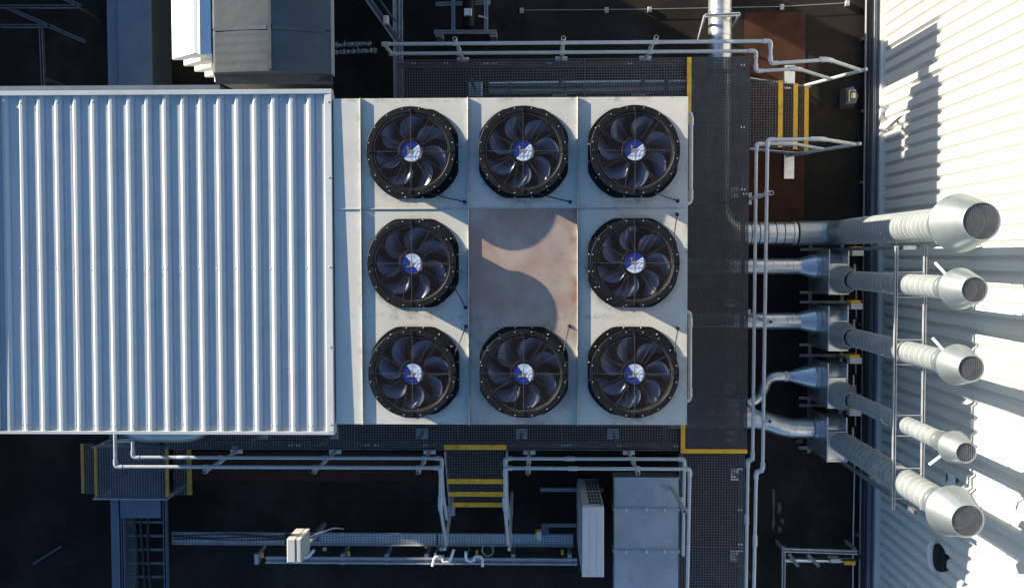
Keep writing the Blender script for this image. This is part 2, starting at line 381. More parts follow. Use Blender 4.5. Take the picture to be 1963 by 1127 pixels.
A0 = rad(-140)
me_white = MB().prism(arc(A0, A0+math.pi), FT-.048, FT-.031).mesh('badge_white')
me_blue = MB().prism(arc(A0+math.pi, A0+2*math.pi), FT-.048, FT-.031).mesh('badge_blue')
gz = [(-.052,.046),(-.040,.062),(-.034,.060),(-.026,.050),(-.020,.052),(-.026,.040),(-.030,.018),(-.004,.020),(.018,.018),(.026,.008),(.016,-.004),(.004,-.014),(-.004,-.030),(-.010,-.030),(-.006,-.012),(-.016,-.006),(-.026,-.016),(-.044,-.022),(-.046,-.016),(-.032,-.010),(-.038,.002),(-.040,.030),(-.044,.042)]
me_gaz = MB().prism(list(reversed(gz)), FT-.0315, FT-.0295).mesh('badge_gazelle')
me_nut = MB().prism([(.016*math.cos(k*math.pi/3), .016*math.sin(k*math.pi/3)-.004) for k in range(6)], FT-.031, FT-.026).mesh('badge_screw')
def blade():
    mb = MB(); nu, nv = 9, 6; vs = []
    for i in range(nu+1):
        t = i/nu; r = .145+(.398-.145)*t
        th0 = -.42*t**1.5+.08*math.sin(t*math.pi)        # swept, sickle-shaped
        half = rad(9.5+7*math.sin(t*2.4))
        for j in range(nv+1):
            u = j/nv*2-1
            a = th0+u*half*(1-.25*max(0, t-.85)/.15)
            pitch = .062*(1-.35*t)
            z = .145+u*pitch+.012*(1-u*u)
            vs.append((r*math.cos(a), r*math.sin(a), z))
    fs = [(i*(nv+1)+j, (i+1)*(nv+1)+j, (i+1)*(nv+1)+j+1, i*(nv+1)+j+1) for i in range(nu) for j in range(nv)]
    m = MB().add(vs, fs, True)
    return m.mesh('blade')
me_blade = blade()
me_strut = MB().bar((.13,0,.205), (.408,.085,.205), .012, .02).mesh('motor_strut')
mb = MB()
for k in range(16):
    a = rad(11.25+22.5*k); mb.lathe([(.0085, 0), (.0085, .006), (.006, .009), (.001, .010)], (.518*math.cos(a)*.965, .518*math.sin(a)*.965, .019), 8)
me_bolts = mb.mesh('flange_bolts'); mb = MB()
for k in range(16):
    a = rad(11.25+22.5*k); mb.lathe([(.0075, 0), (.0075, .003), (.001, .005)], (.472*math.cos(a), .472*math.sin(a), FT), 6)
me_rbolts = mb.mesh('ring_bolts')
def fan(cx, cy, turn, spin, label, cable):
    t = thing('axial_fan', label, 'fan', (cx, cy, ZB), 'axial fans on the condenser')
    turn += random.uniform(-.09, .09)
    def c(name, me, mat, ang=0, parent=None, kind=None):
        o = link(name, me, mat, parent or t, kind); o.rotation_euler.z = ang; return o
    c('base_plate', me_plate, 'fan_black'); c('housing_ring', me_house, 'fan_black', spin); c('inner_duct', me_inner, 'fan_inner'); c('coil_shadow', me_coil_shadow, 'pit')
    gd = c('guard', me_guard, 'wire', 0, None, 'stuff')
    for k in range(4): c('guard_spoke', me_sp, 'wire', k*math.pi/2, gd); c('guard_lug', me_lug, 'fan_black', k*math.pi/2)
    for k in range(12):
        if k % 3: c('guard_spoke', me_sp2, 'wire', k*math.pi/6, gd)
    hb = c('hub', me_hubring, 'fan_black')
    for nm, me, mt in (('badge_white', me_white, 'logo_white'), ('badge_blue', me_blue, 'logo_blue'), ('badge_emblem', me_gaz, 'logo_gold'), ('badge_screw', me_nut, 'galv_dull')): c(nm, me, mt, turn, hb)
    for k in range(7): c('blade', me_blade, 'blade', spin+k*2*math.pi/7)
    for k in range(7): c('motor_strut', me_strut, 'pit', rad(38)+k*2*math.pi/7)
    c('flange_bolts', me_bolts, 'galv_tube', 0, None, 'stuff'); c('ring_bolts', me_rbolts, 'galv_dull', 0, None, 'stuff')
    (p0, p1) = cable; a = at(*p0, ZB+.13); b = at(*p1, ZB+.03)
    m = a.lerp(b, .6)+Vector((0, 0, -.035))
    MB().tube([a, m, b, (b.x, b.y, ZB+.005)], .0065, 8, bend=.06).build('cable', 'cable_black', t)
    MB().lathe([(.021,0),(.021,.012),(.014,.016),(.014,.034),(.008,.038)], (b.x, b.y, ZB), 12).build('cable_gland', 'cable_black', t)
FX = (-1.43, -.19, 1.04); FY = (1.153, -.083, -1.309); Q = math.pi/2
fan(FX[0], FY[0], 0, .05, 'black fan in the top row nearest the ribbed roof', ((820, 370), (890, 387)))
fan(FX[1], FY[0], 0, .35, 'black fan in the middle of the top row', ((1030, 371), (1093, 387)))
fan(FX[2], FY[0], 0, .62, 'black fan in the top right corner by the yellow strip', ((1255, 370), (1300, 385)))
fan(FX[0], FY[1], Q, .8, 'black fan left of the stained panel, beside the ribbed roof', ((868, 545), (892, 590)))
fan(FX[2], FY[1], 0, .2, 'black fan right of the stained panel, beside the mesh platform', ((1292, 455), (1299, 411)))
fan(FX[0], FY[2], Q, .5, 'black fan in the bottom row nearest the ribbed roof', ((870, 682), (893, 626)))
fan(FX[1], FY[2], Q, .73, 'black fan in the middle of the bottom row, below the stained panel', ((1079, 680), (1091, 625)))
fan(FX[2], FY[2], Q, .3, 'black fan in the bottom right corner by the mesh platform', ((1293, 678), (1300, 630)))

# ------------------------------------------------------------------ gratings
def grating(x0, x1, y0, y1, z, pitch=.038, bw=.0062, bh=.03, name='grating_panel', mat='grating', parent=None):
    mb = MB(); nx = max(1, round((x1-x0)/pitch)); ny = max(1, round((y1-y0)/pitch))
    for i in range(nx+1):
        x = x0+(x1-x0)*i/nx; mb.box(x-bw/2, x+bw/2, y0-bw/2, y1+bw/2, z-bh, z)
    for j in range(ny+1):
        y = y0+(y1-y0)*j/ny; mb.box(x0, x1, y-bw/2, y+bw/2, z-bh+.002, z-.0012)
    return mb.build(name, mat, parent, 'stuff')
def foot(parent, x, y, s=.11):
    MB().bbox(x-s, x+s, y-s, y+s, ZD+.015, ZD+.05).build('foot_plate', 'galv', parent)
    MB().lathe([(.025, ZD+.05), (.025, -.09)], (x, y, 0), 12).build('leg', 'galv_dull', parent)
def clip(parent, px, py, z=0):
    p = at(px, py, z); mb = MB()
    for d in (-.02, .02): mb.box(p.x+d-.007, p.x+d+.007, p.y-.012, p.y+.012, z-.002, z+.003)
    mb.build('grating_clip', 'bolt_metal', parent, 'stuff')
# north walkway
WN, WS, WE = 2.785, -2.80, 2.945
wk = thing('walkway', 'dark square-mesh grating walkway above the top row of fans', 'walkway', (0, 2.3, 0))
for x0, x1 in ((-2.055, -.865), (-.855, .63), (.64, 2.065)): grating(x0, x1, BY1+.06, WN, 0, parent=wk)
for y in (BY1+.06, WN-.06): MB().channel((-2.05, y, -.06), (2.06, y, -.06), .05, .05).build('bearer', 'galv_dull', wk)
for x in (-1.0, .3, 1.5): foot(wk, x, 2.55)
for px, py in ((793, 122), (855, 122), (932, 122), (948, 122), (1053, 122), (1208, 122)): clip(wk, px, py)
# fine mesh platform to the east
pf = thing('walkway', 'fine dark mesh platform between the fans and the ducts', 'walkway', (2.4, 0, 0))
PFX = 2.07
for x0, y0, y1 in ((2.03, BY0-.84, -1.995), (1.72, -1.99, -1.32), (1.72, -1.315, .715), (1.72, .72, BY1+.05), (PFX, BY1+.06, WN)):
    grating(x0, WE, y0, y1, .04, .0222, .0072, .038, 'mesh_panel', 'mesh_dark', pf)
for y in (-2.6, -.6, .74, 2.6): MB().channel((2.08, y, -.04), (WE, y, -.04), .05, .06).build('bearer', 'steel_dark', pf)
for x in (1.8, WE-.04): MB().channel((x, -2.75, -.10), (x, WN-.05, -.10), .05, .05).build('beam', 'steel_dark', pf)
a = at(1317, 150, .05); b = at(1325.5, 150, .05)
MB().bbox(a.x, b.x, BY1+.07, WN, .041, .050, .002).build('edge_strip', 'yellow', pf)
a = at(1305, 840, .05); b = at(1313.5, 840, .05); c = at(1400, 860.5, .05); d = at(1400, 869, .05)
MB().bbox(a.x, b.x, c.y, BY0-.1, .041, .050, .002).build('edge_strip', 'yellow', pf)
MB().bbox(a.x, WE+.005, d.y, c.y-.002, .041, .0505, .002).build('edge_strip', 'yellow', pf)
for px, py in ((1398, 578), (1398, 746), (1400, 835), (1404, 370), (1398, 135)):
    p = at(px, py, ZD); foot(pf, p.x, p.y, .085)
for px, py in ((1424, 125), (1424, 244), (1425, 363), (1428, 372)): clip(pf, px, py, .04)
# south walkway
wk = thing('walkway', 'dark square-mesh grating walkway below the bottom row of fans', 'walkway', (-1.7, -2.3, 0))
for x0, x1 in ((-5.44, -4.2), (-4.19, -2.7), (-2.69, -1.2), (-1.19, .3), (.31, 1.985)): grating(x0, x1, WS, -1.99, 0, parent=wk)
for y in (WS+.06, -2.05): MB().channel((-5.43, y, -.06), (1.98, y, -.06), .05, .05).build('bearer', 'galv_dull', wk)
for px in (505, 640, 810, 1000, 1175): p = at(px, 830, ZD); foot(wk, p.x, p.y, .09)
for px, py in ((450, 857), (557, 853), (572, 853), (703, 853), (722, 853), (815, 853), (1080, 853), (1090, 853), (1187, 854), (1296, 855)): clip(wk, px, py)
# south-east walkway
wk = thing('walkway', 'grating walkway leading down the picture from the yellow edged platform', 'walkway', (2.45, -4, 0))
for y0, y1 in ((-4.20, -2.86), (-5.9, -4.21)): grating(2.0, 2.925, y0, y1, -.01, parent=wk)
for x in (2.03, 2.89): MB().channel((x, -5.9, -.07), (x, -2.87, -.07), .05, .05).build('bearer', 'galv_dull', wk)
for px, py in ((1410, 908), (1410, 1063)): p = at(px, py, ZD); foot(wk, p.x, p.y, .09)
for px, py in ((1419, 899), (1419, 977), (1419, 1043), (1419, 1056)): clip(wk, px, py, -.01)

# ------------------------------------------------------------------ stairs
def step(parent, x0, x1, y0, y1, z, side, sw=.062, ym='yellow'):      # tread with yellow nosing on one side
    grating(x0, x1, y0, y1, z, parent=parent, name='tread')
    if side == 'E': MB().bbox(x1-.004, x1+sw, y0, y1, z-.03, z+.006, .003).build('nosing', ym, parent)
    if side == 'W': MB().bbox(x0-sw, x0+.004, y0, y1, z-.03, z+.006, .003).build('nosing', ym, parent)
    if side == 'S': MB().bbox(x0, x1, y0-sw, y0+.004, z-.03, z+.006, .003).build('nosing', ym, parent)
st = thing('stair', 'short grating stair with three yellow nosings running right from the platform', 'stairs', (3.4, 2, ZD))
ys0, ys1 = 1.545, 2.5
for (pa, pb, z) in ((1434, 1492, -.17), (1502, 1521, -.40), (1529, 1542, -.62)):
    a = at(pa, 215, z); b = at(pb, 215, z); step(st, a.x, b.x, ys0, ys1, z, 'E')
for y in (ys0-.02, ys1+.02):
    MB().bar((2.95, y, -.16), (4.02, y, -.80), .012, .17).build('stringer', 'galv_tube', st)
    p = 3.72; s_ = 1 if y > 2 else -1
    MB().box(p, p+.15, min(y, y+s_*.36), max(y, y+s_*.36) if s_ > 0 else y, ZD+.012, ZD+.06).build('foot_plate', 'galv', st)
st = thing('stair', 'short grating stair with four yellow nosings going down from the bottom walkway', 'stairs', (-.9, -3.2, ZD))
xs0, xs1 = at(851, 860, 0).x, at(971, 860, 0).x
a = at(900, 852.5, .008); b = at(900, 861.5, .008)
MB().bbox(xs0, xs1, b.y, a.y, .001, .009, .002).build('nosing', 'yellow', st)
for (pa, pb, z) in ((863, 918, -.20), (928, 942.5, -.42), (952, 963, -.62)):
    a = at(900, pa, z); b = at(900, pb, z); step(st, xs0+.02, xs1-.02, b.y, a.y, z, 'S', .068)
for x in (xs0, xs1):
    MB().bar((x, -2.82, -.17), (x, -3.92, -.80), .012, .17).build('stringer', 'galv_tube', st)
    MB().box(x-.06, x+.06, -4.05, -3.90, ZD+.012, ZD+.06).build('foot_plate', 'galv', st)
# step-over at the lower left
st = thing('step_over', 'grating step-over with yellow edges below the ribbed roof at lower left', 'stairs', (-6, -3.1, ZD))
z = -.02; a = at(181, 857, z); b = at(322, 953, z); grating(a.x, b.x, b.y, a.y, z, parent=st, name='landing')
MB().bbox(a.x-.008, a.x+.03, b.y, a.y, z-.03, z+.005, .002).build('nosing', 'yellow_shaded', st); MB().bbox(b.x-.03, b.x+.008, b.y, a.y, z-.03, z+.005, .002).build('nosing', 'yellow_shaded', st)
z = -.25; a = at(160, 851, z); b = at(179, 945, z); step(st, a.x, b.x, b.y, a.y, z, 'W', .045, 'yellow_shaded')
a = at(333, 861, z); b = at(359, 948, z); step(st, a.x, b.x, b.y, a.y, z, 'E', .06, 'yellow_shaded')
for y in (at(250, 955, -.1).y, at(250, 856, -.1).y):
    MB().bar((at(180, 905, -.1).x, y, -.13), (at(322, 905, -.1).x, y, -.13), .02, .14).build('side_beam', 'galv_dull', st)
    for x in (at(190, 905, -.1).x, at(314, 905, -.1).x): MB().box(x-.03, x+.03, y-.03, y+.03, ZD+.01, -.21).build('leg', 'galv_dull', st)

# ------------------------------------------------------------------ handrails
TR = .0235
def joint(p, axis, parent, L=.05, r=.031): MB().lathe([(r*.8, -L*1.05), (r, -L*.9), (r, L*.9), (r*.8, L*1.05)], p, 14, axis).build('rail_fitting', 'galv_tube', parent)
def elbow(p, da, db, parent):
    p = Vector(p); da = Vector(da).normalized(); db = Vector(db).normalized()
    MB().tube([p+da*.095, p, p+db*.095], .0305, 12, bend=.07).build('elbow', 'galv_tube', parent)
def rail(name, pts, parent, elbows=True):
    pts = [Vector(p) for p in pts]
    MB().tube(pts, TR, 12, bend=.055).build(name, 'galv_tube', parent)
    for i in range(1, len(pts)-1): elbow(pts[i], pts[i-1]-pts[i], pts[i+1]-pts[i], parent)
def post(x, y, parent, out, top=1.10):                  # open tube standing outside the rails on a side bracket
    ox, oy = out; X, Y = x+ox*.052, y+oy*.052
    mb = MB(); mb.lathe([(.0245, -.10), (.0245, top), (.0205, top), (.0205, top-.25)], (X, Y, 0), 16); mb.build('post', 'galv_tube', parent)
    MB().disc(.0205, (X, Y, top-.24), 16).build('post_bore', 'pit', parent)
    for zz in (1.05, .55):
        joint((X, Y, zz), 'z', parent, .032, .031)
        joint((x, y, zz), 'x' if oy else 'y', parent, .032, .031)
    ln, wd = (.085, .03)
    if oy: MB().bbox(X-ln, X+ln, Y-.03, Y+.03, -.045, -.005).build('base_bracket', 'galv_tube', parent)
    else: MB().bbox(X-.03, X+.03, Y-ln, Y+ln, -.045, -.005).build('base_bracket', 'galv_tube', parent)
# north rail and its return down the east stair
h = thing('handrail', 'galvanised two-tube handrail along the top walkway with stair end', 'handrail', (0, 2.74, 0))
yN = 2.74; e1 = at(1479, 122, 1.05); e2 = at(1460, 137, .55)
rail('top_rail', [(-2.01, yN, 1.05), (2.955, yN, 1.05), (2.955, e1.y, 1.05), (3.70, 2.50, 1.05), (4.36, 2.50, .42)], h)
rail('mid_rail', [(-2.01, yN, .55), (2.90, yN, .55), (2.90, e2.y, .55), (3.46, 2.50, .55), (4.10, 2.50, -.07)], h)
MB().tube([(-2.02, yN, 1.05), (-2.02, yN, .55)], TR, 12).build('end_tube', 'galv_tube', h)
for zz in (1.05, .55): joint((-2.0, yN, zz), 'x', h)
MB().tube([(3.80, 2.50, -.78), (4.40, 2.50, .50)], TR*1.02, 12).build('stair_post', 'galv_tube', h)
for x in (-1.10, .30, 1.49): post(x, yN, h, (0, 1))
joint((3.62, 2.505, 1.05), 'x', h); joint((3.38, 2.505, .55), 'x', h); joint((2.42, yN, 1.05), 'x', h, .085, .0252); MB().box(2.38, 2.47, yN-.012, yN+.012, 1.0752, 1.0765).build('rail_label', 'logo_white', h)
# east rail with the stair's lower rail
h = thing('handrail', 'galvanised two-tube handrail down the right side of the mesh platform', 'handrail', (2.92, 0, 0))
rail('top_rail', [(4.28, 1.50, .45), (3.62, 1.49, 1.05), (2.925, 1.485, 1.05), (2.895, -2.80, 1.05), (2.825, -2.84, 1.00), (2.80, -5.6, .97)], h)
rail('mid_rail', [(4.02, 1.50, -.05), (3.40, 1.50, .55), (2.915, 1.50, .55), (2.895, -2.78, .55), (2.845, -2.82, .50), (2.83, -5.6, .47)], h)
MB().tube([(3.72, 1.50, -.78), (4.32, 1.50, .52)], TR*1.02, 12).build('stair_post', 'galv_tube', h)
for y in (.80, -.86, -2.15): post(2.92, y, h, (1, 0))
for y in (-3.75,): joint((2.82, y, .99), 'y', h, .07); joint((2.837, y+.12, .49), 'y', h, .07)
joint((3.52, 1.49, 1.05), 'x', h); joint((3.30, 1.50, .55), 'x', h)
# south rail, left part
h = thing('handrail', 'galvanised two-tube handrail left of the bottom stair, reaching under the ribbed roof', 'handrail', (-3.4, -2.79, 0))
yS = -2.785
rail('top_rail', [(-5.64, -2.2, 1.05), (-5.64, yS, 1.05), (-1.315, yS, 1.05), (-1.325, -3.30, 1.05), (-1.33, -4.05, .35)], h)
rail('mid_rail', [(-5.66, -2.55, .55), (-5.66, yS, .55), (-1.36, yS, .55), (-1.36, -3.18, .55), (-1.37, -3.82, -.05)], h)
MB().tube([(-5.63, -2.45, 1.05), (-5.66, -2.55, .55)], TR, 12).build('end_tube', 'galv_tube', h)
MB().tube([(-1.345, -3.62, -.70), (-1.345, -4.10, .42)], TR*1.02, 12).build('stair_post', 'galv_tube', h)
for x in (-4.43, -2.985, -1.61): post(x, yS, h, (0, -1))
joint((-1.322, -3.22, 1.05), 'y', h); joint((-4.95, yS, .55), 'x', h, .09, .0265)
# south rail, right part
h = thing('handrail', 'galvanised two-tube handrail right of the bottom stair, turning above the grey duct', 'handrail', (.7, -2.79, 0))
rail('top_rail', [(-.46, -4.05, .35), (-.47, -3.30, 1.05), (-.47, yS, 1.05), (1.95, -2.79, 1.05), (1.915, -4.9, 1.05)], h)
rail('mid_rail', [(-.46, -3.82, -.05), (-.485, -3.18, .55), (-.49, yS, .55), (1.967, yS, .55), (1.955, -4.12, .55)], h)
MB().tube([(-.44, -3.62, -.70), (-.44, -4.10, .42)], TR*1.02, 12).build('stair_post', 'galv_tube', h)
for x in (-.165, 1.27): post(x, yS, h, (0, -1))
joint((-.475, -3.22, 1.05), 'y', h); joint((.42, -2.787, 1.05), 'x', h, .065); joint((.40, yS, .55), 'x', h, .065)
p = at(1314, 978, 1.05); post(1.93, p.y, h, (-1, 0))

# ------------------------------------------------------------------ clad building on the right
WX = 5.16
wb = thing('clad_building', 'white ribbed metal clad wall behind the exhaust ducts', 'building', (WX+1, 0, ZD))
WY0, WY1, WZ0, WZ1 = -6.2, 6.4, -.74, 5.2
MB().box(WX+.06, WX+6, WY0, WY1, ZD, WZ1-.02).build('wall_core', 'steel_dark', wb)
wp = .1725; nn = int((WY1-WY0)/wp); dp = .050
y = WY1
yref = at(1700, 162, -.72).y
k0 = math.ceil((WY0-yref)/wp)
k = k0
while yref+k*wp < WY1-.1:                               # each pan and rib a piece of its own
    yy = yref+k*wp                                      # bottom (south) edge of a rib's shaded flank
    a = [(WX+dp, yy-.030), (WX+dp, yy), (WX, yy+.030)]
    pr = [(WX+dp, yy-.016), (WX+dp, yy), (WX, yy+.035), (WX, yy+wp-.048), (WX+dp, yy+wp-.016)]
    n = len(pr)
    mb = MB(); mb.add([(x, q, WZ0) for x, q in pr]+[(x, q, WZ1) for x, q in pr], [(j+1, j, n+j, n+j+1) for j in range(n-1)])
    mb.add([(x, q, WZ0) for x, q in pr[1:]], [(0, 1, 2, 3)])
    mb.build('cladding_rib', 'wall_white', wb); k += 1
for zz in (-.62, 1.3, 3.1):
    mb = MB(); k = k0
    while yref+k*wp < WY1-.1:
        if random.random() < (.9 if zz < 0 else .5): mb.lathe([(.008, -.006), (.005, -.002), (.005, 0)], (WX+dp-.001, yref+k*wp-.013, zz), 6, 'x')
        k += 1
    mb.build('screw_row', 'bolt_metal', wb, 'stuff')
MB().box(WX-.052, WX+.055, WY0, WY1, WZ0-.05, WZ0-.002).build('base_flashing', 'wall_white', wb)
MB().box(WX-.055, WX-.0525, WY0, WY1, WZ0-.05, WZ0+.10).build('drip_flashing', 'wall_white', wb) if False else None
mb = MB().box(WX+5.9, WX+6, WY0, WY1, WZ1-.02, WZ1+.1); mb.build('parapet', 'wall_white', wb)
# cable trays and conduits on the deck along the wall
def perf(x0, x1, y0, y1, z, along='y', rows=3, pitch=.05, mat='shade_steel', name='tray_floor', parent=None):
    mb = MB(); L = (y1-y0) if along == 'y' else (x1-x0); W = (x1-x0) if along == 'y' else (y1-y0)
    def q(u0, u1, v0, v1):
        if along == 'y': mb.add([(x0+v0, y0+u0, z), (x0+v1, y0+u0, z), (x0+v1, y0+u1, z), (x0+v0, y0+u1, z)], [(0,1,2,3)])
        else: mb.add([(x0+u0, y0+v0, z), (x0+u1, y0+v0, z), (x0+u1, y0+v1, z), (x0+u0, y0+v1, z)], [(0,1,2,3)])
    n = int(L/pitch); hole = pitch*.42; hw = W/rows*.42
    for i in range(n):
        u = i*L/n; u1 = (i+1)*L/n; q(u, u1-hole, 0, W)
        v = 0
        for r in range(rows):
            c = W*(r+.5)/rows; q(u1-hole, u1, v, c-hw/2); v = c+hw/2
        q(u1-hole, u1, v, W)
    return mb.build(name, mat, parent, 'stuff')
ct = thing('cable_tray', 'long dark perforated cable tray lying along the foot of the clad wall', 'cable tray', (5.0, 0, ZD))
perf(4.90, 5.02, -6, 6, ZD+.12, 'y', 2, .04, 'steel_dark', parent=ct)
for x in (4.895, 5.02): MB().box(x-.003, x+.003, -6, 6, ZD+.121, ZD+.17).build('tray_side', 'galv_dull', ct)
for k in range(11): MB().box(4.86, 5.10, -5.4+k*1.08, -5.36+k*1.08, ZD+.01, ZD+.118).build('tray_bearer', 'steel_dark', ct)
for i, (x, r) in enumerate(((4.925, .009), (4.95, .012), (4.985, .009))):
    MB().tube([(x+.006*math.sin(k*1.7+i), -6+k*.8, ZD+.122+r) for k in range(16)], r, 8).build('cable', 'cable_black', ct)
ct = thing('cable_tray', 'narrow perforated channel between the cable tray and the clad wall', 'cable tray', (5.08, 0, ZD))
perf(5.045, 5.10, -6, 6, ZD+.14, 'y', 1, .03, 'shade_steel', 'channel_floor', ct)
for x in (5.043, 5.102): MB().box(x-.0025, x+.0025, -6, 6, ZD+.1405, ZD+.165).build('channel_side', 'galv_dull', ct)
c = thing('conduit', 'thin conduit running beside the cable tray at the clad wall', 'conduit', (4.84, -3, ZD))
MB().tube([(4.835, -5.8, ZD+.06), (4.83, -4.2, ZD+.05), (4.84, -2.9, ZD+.06), (4.835, -.2, ZD+.05)], .012, 8).build('conduit_tube', 'galv_tube', c)
# sign and cowl on the wall
pz = 1.55
def wallpt(px, py):                                    # photo pixel -> point on the wall plane
    d = RW @ Vector(((px-PX)/F, -(py-PY)/F, -1)); t = (WX-.012)/d.x; return Vector((WX-.012, d.y*t, H+d.z*t))
s = thing('wall_sign', 'small white and green sign on the clad wall between the lower ducts', 'sign', wallpt(1820, 914))
a = wallpt(1813, 907); b = wallpt(1826, 919); z0, z1 = min(a.z, b.z), max(a.z, b.z); y0, y1 = sorted((a.y, b.y)); y0 -= .03
MB().box(WX-.014, WX-.006, y0-.10, y0+.10, z0-.01, z1+.06).build('sign_plate', 'logo_white', s)
MB().add([(WX-.0155, y0-.08, z0+.005), (WX-.0155, y0+.08, z0+.005), (WX-.0155, y0+.07, z0+.05), (WX-.0155, y0+.0, z0+.07), (WX-.0155, y0-.02, z0+.045)], [(0,4,3,2,1)]).build('sign_symbol', 'sign_green', s)
a = wallpt(1796, 1062)
s = thing('wall_cowl', 'white rounded cowl with black opening on the clad wall at lower right', 'vent', a)
n = 28; R = .175
MB().lathe([(.0, -.045), (R*.92, -.045), (R, -.035), (R, .03)], (WX, a.y-.02, a.z+.06), n, 'x').build('cowl_collar', 'pit', s)
cy, cz = a.y-.02, a.z+.06
outer = [(cy+1.16*R*math.cos(math.pi+math.pi*i/20), cz+1.16*R*math.sin(math.pi+math.pi*i/20)) for i in range(21)]
inner = [(cy+1.10*R*math.cos(q), cz+.10*R+.86*R*math.sin(q)*.80) for q in [2*math.pi-math.pi*i/20 for i in range(21)]]
mb = MB(); k = outer+inner; n2 = len(k)
vs = [(WX-.075, y, z) for y, z in k]+[(WX-.046, y, z) for y, z in k]
fs = [(i, i+1, n2-2-i, n2-1-i) for i in range(20)]+[(i, (i+1) % n2, (i+1) % n2+n2, i+n2) for i in range(n2)]
mb.add(vs, fs); mb.build('cowl_lip', 'pipe_white', s)

# ------------------------------------------------------------------ exhaust stacks
SXX = 4.325
def spiral_pipe(c, r, z0, z1, parent, name='stack_pipe', pitch=.128):
    prof = []; z = z0
    while z < z1:
        prof.append((r, z)); 
        if z+pitch < z1: prof += [(r, z+pitch-.008), (r+.0012, z+pitch-.0065), (r+.0012, z+pitch-.003)]
        z += pitch
    prof.append((r, z1))
    MB().lathe(prof, (c[0], c[1], 0), 36).build(name, 'spiral', parent)
    mb = MB(); z = z0+pitch
    while z < z1: mb.torus(r+.0010, .0023, (c[0], c[1], z-.005), 36, 4); z += pitch
    mb.build('spiral_seam', 'spiral_glint', parent, 'stuff')
def cap(c, d, zf, zt, parent, drain=None):
    R, r, ro = .85*d, .5*d, .525*d; x, y = c
    MB().lathe([(r+.003, zf-.30), (r+.012, zf-.295), (r+.012, zf-.275), (r+.003, zf-.27), (r+.002, zf-.10), (r+.05*d, zf-.04), (r*.98, zf-.02), (r*.95, zf+.06*d)], (x, y, 0), 40).build('stack_neck', 'alu', parent)
    MB().lathe([(R*.80, zf-.16*d), (R*.97, zf-.03*d), (R, zf), (R*1.015, zf+.004), (R, zf+.010), (ro+.01, zt-.012), (ro, zt), (ro-.007, zt), (ro-.007, zt-.004)], (x, y, 0), 48).build('cap_cone', 'alu', parent)
    MB().lathe([(ro-.007, zt-.004), (ro-.009, zt-.012), (R-.012, zf+.006), (R*.80-.01, zf-.15*d)], (x, y, 0), 48).build('cap_shaded_lining', 'shade_steel', parent)  # inner cone in darker steel, painting the shade inside the cap
    MB().lathe([(r*.94, zf-.3), (r*.94, zf+.42*(zt-zf)), (r*.84, zf+.42*(zt-zf)), (r*.84, zf-.3)], (x, y, 0), 36).build('inner_pipe', 'galv', parent)
    MB().disc(r*.845, (x, y, zf-.28), 24).build('flue_bore', 'galv_dull', parent)
    MB().lathe([(R*.8-.02, zf-.14*d), (r*.86, zf-.14*d)], (x, y, 0), 36).build('cap_shadow', 'pit', parent)  # black ring painting the darkness around the inner pipe
    mb = MB(); p = .019; n = int(ro/p); zz = zt-.008
    for i in range(-n, n+1):
        q = i*p; L = math.sqrt(max(0, (ro-.006)**2-q*q))
        mb.bar((x+q, y-L, zz), (x+q, y+L, zz), .0015, .002); mb.bar((x-L, y+q, zz-.0015), (x+L, y+q, zz-.0015), .0015, .002)
    mb.build('bird_screen', 'galv_dull', parent, 'stuff')
    if drain:
        a = rad(drain); MB().tube([(x+R*.8*math.cos(a), y+R*.8*math.sin(a), zf-.05), (x+(R+.13)*math.cos(a), y+(R+.13)*math.sin(a), zf-.09)], .016, 10).build('drain_pipe', 'pipe_white', parent)
def bolts(c, r, z, parent, n=4):
    mb = MB()
    for k in range(n): a = rad(200+k*25); mb.lathe([(.011, 0), (.011, .012), (.002, .014)], (c[0]+(r)*math.cos(a), c[1]+(r)*math.sin(a), z), 8)
    mb.build('collar_bolts', 'bolt_metal', parent, 'stuff')
def ring(parent, p, r, axis='x', L=.02, mat='seam_light'): MB().lathe([(r, -L), (r+.007, -L*.8), (r+.007, L*.8), (r, L)], p, 28, axis).build('duct_joint', mat, parent)
# first stack: fed by the big round duct that comes from the north under the platform
YS = (.328, -.349, -1.14, -2.007, -2.692)
s1 = thing('exhaust_stack', 'largest exhaust stack at top, fed by a thick round duct under the platform', 'exhaust duct', (SXX, YS[0], ZD))
d1 = .345; zc = -.42
nx = at(1380, 60, zc).x
MB().tube([(nx, 4.05, zc), (nx, .32, zc), (3.72, .32, zc)], d1/2*.97, 32, bend=.42).build('feed_duct', 'galv', s1)
for yv in (3.55, 3.2, 2.9): ring(s1, (nx, yv, zc), d1/2*.97, 'y', .012, 'galv')
for xv in (3.08, 3.2, 3.32, 3.44, 3.56): ring(s1, (xv, .32, zc), d1/2*.97, 'x', .008, 'steel_dark')
MB().tube([(nx, 4.0, zc), (nx, 4.35, zc), (nx, 4.35, -.1)], d1/2, 32, bend=.35).build('feed_elbow', 'alu', s1)
ring(s1, (3.72, .32, zc), d1/2, 'x', .03, 'galv'); ring(s1, (3.80, .32, zc), d1/2, 'x', .03, 'alu')
MB().tube([(3.78, .32, zc), (SXX, .325, zc), (SXX, YS[0], .30)], .355/2, 32, bend=.40).build('stack_elbow', 'alu', s1)
spiral_pipe((SXX, YS[0]), .355/2, .12, 2.86, s1, pitch=.105); cap((SXX, YS[0]), .355, 3.12, 3.55, s1); bolts((SXX, YS[0]), .178, 1.6, s1)
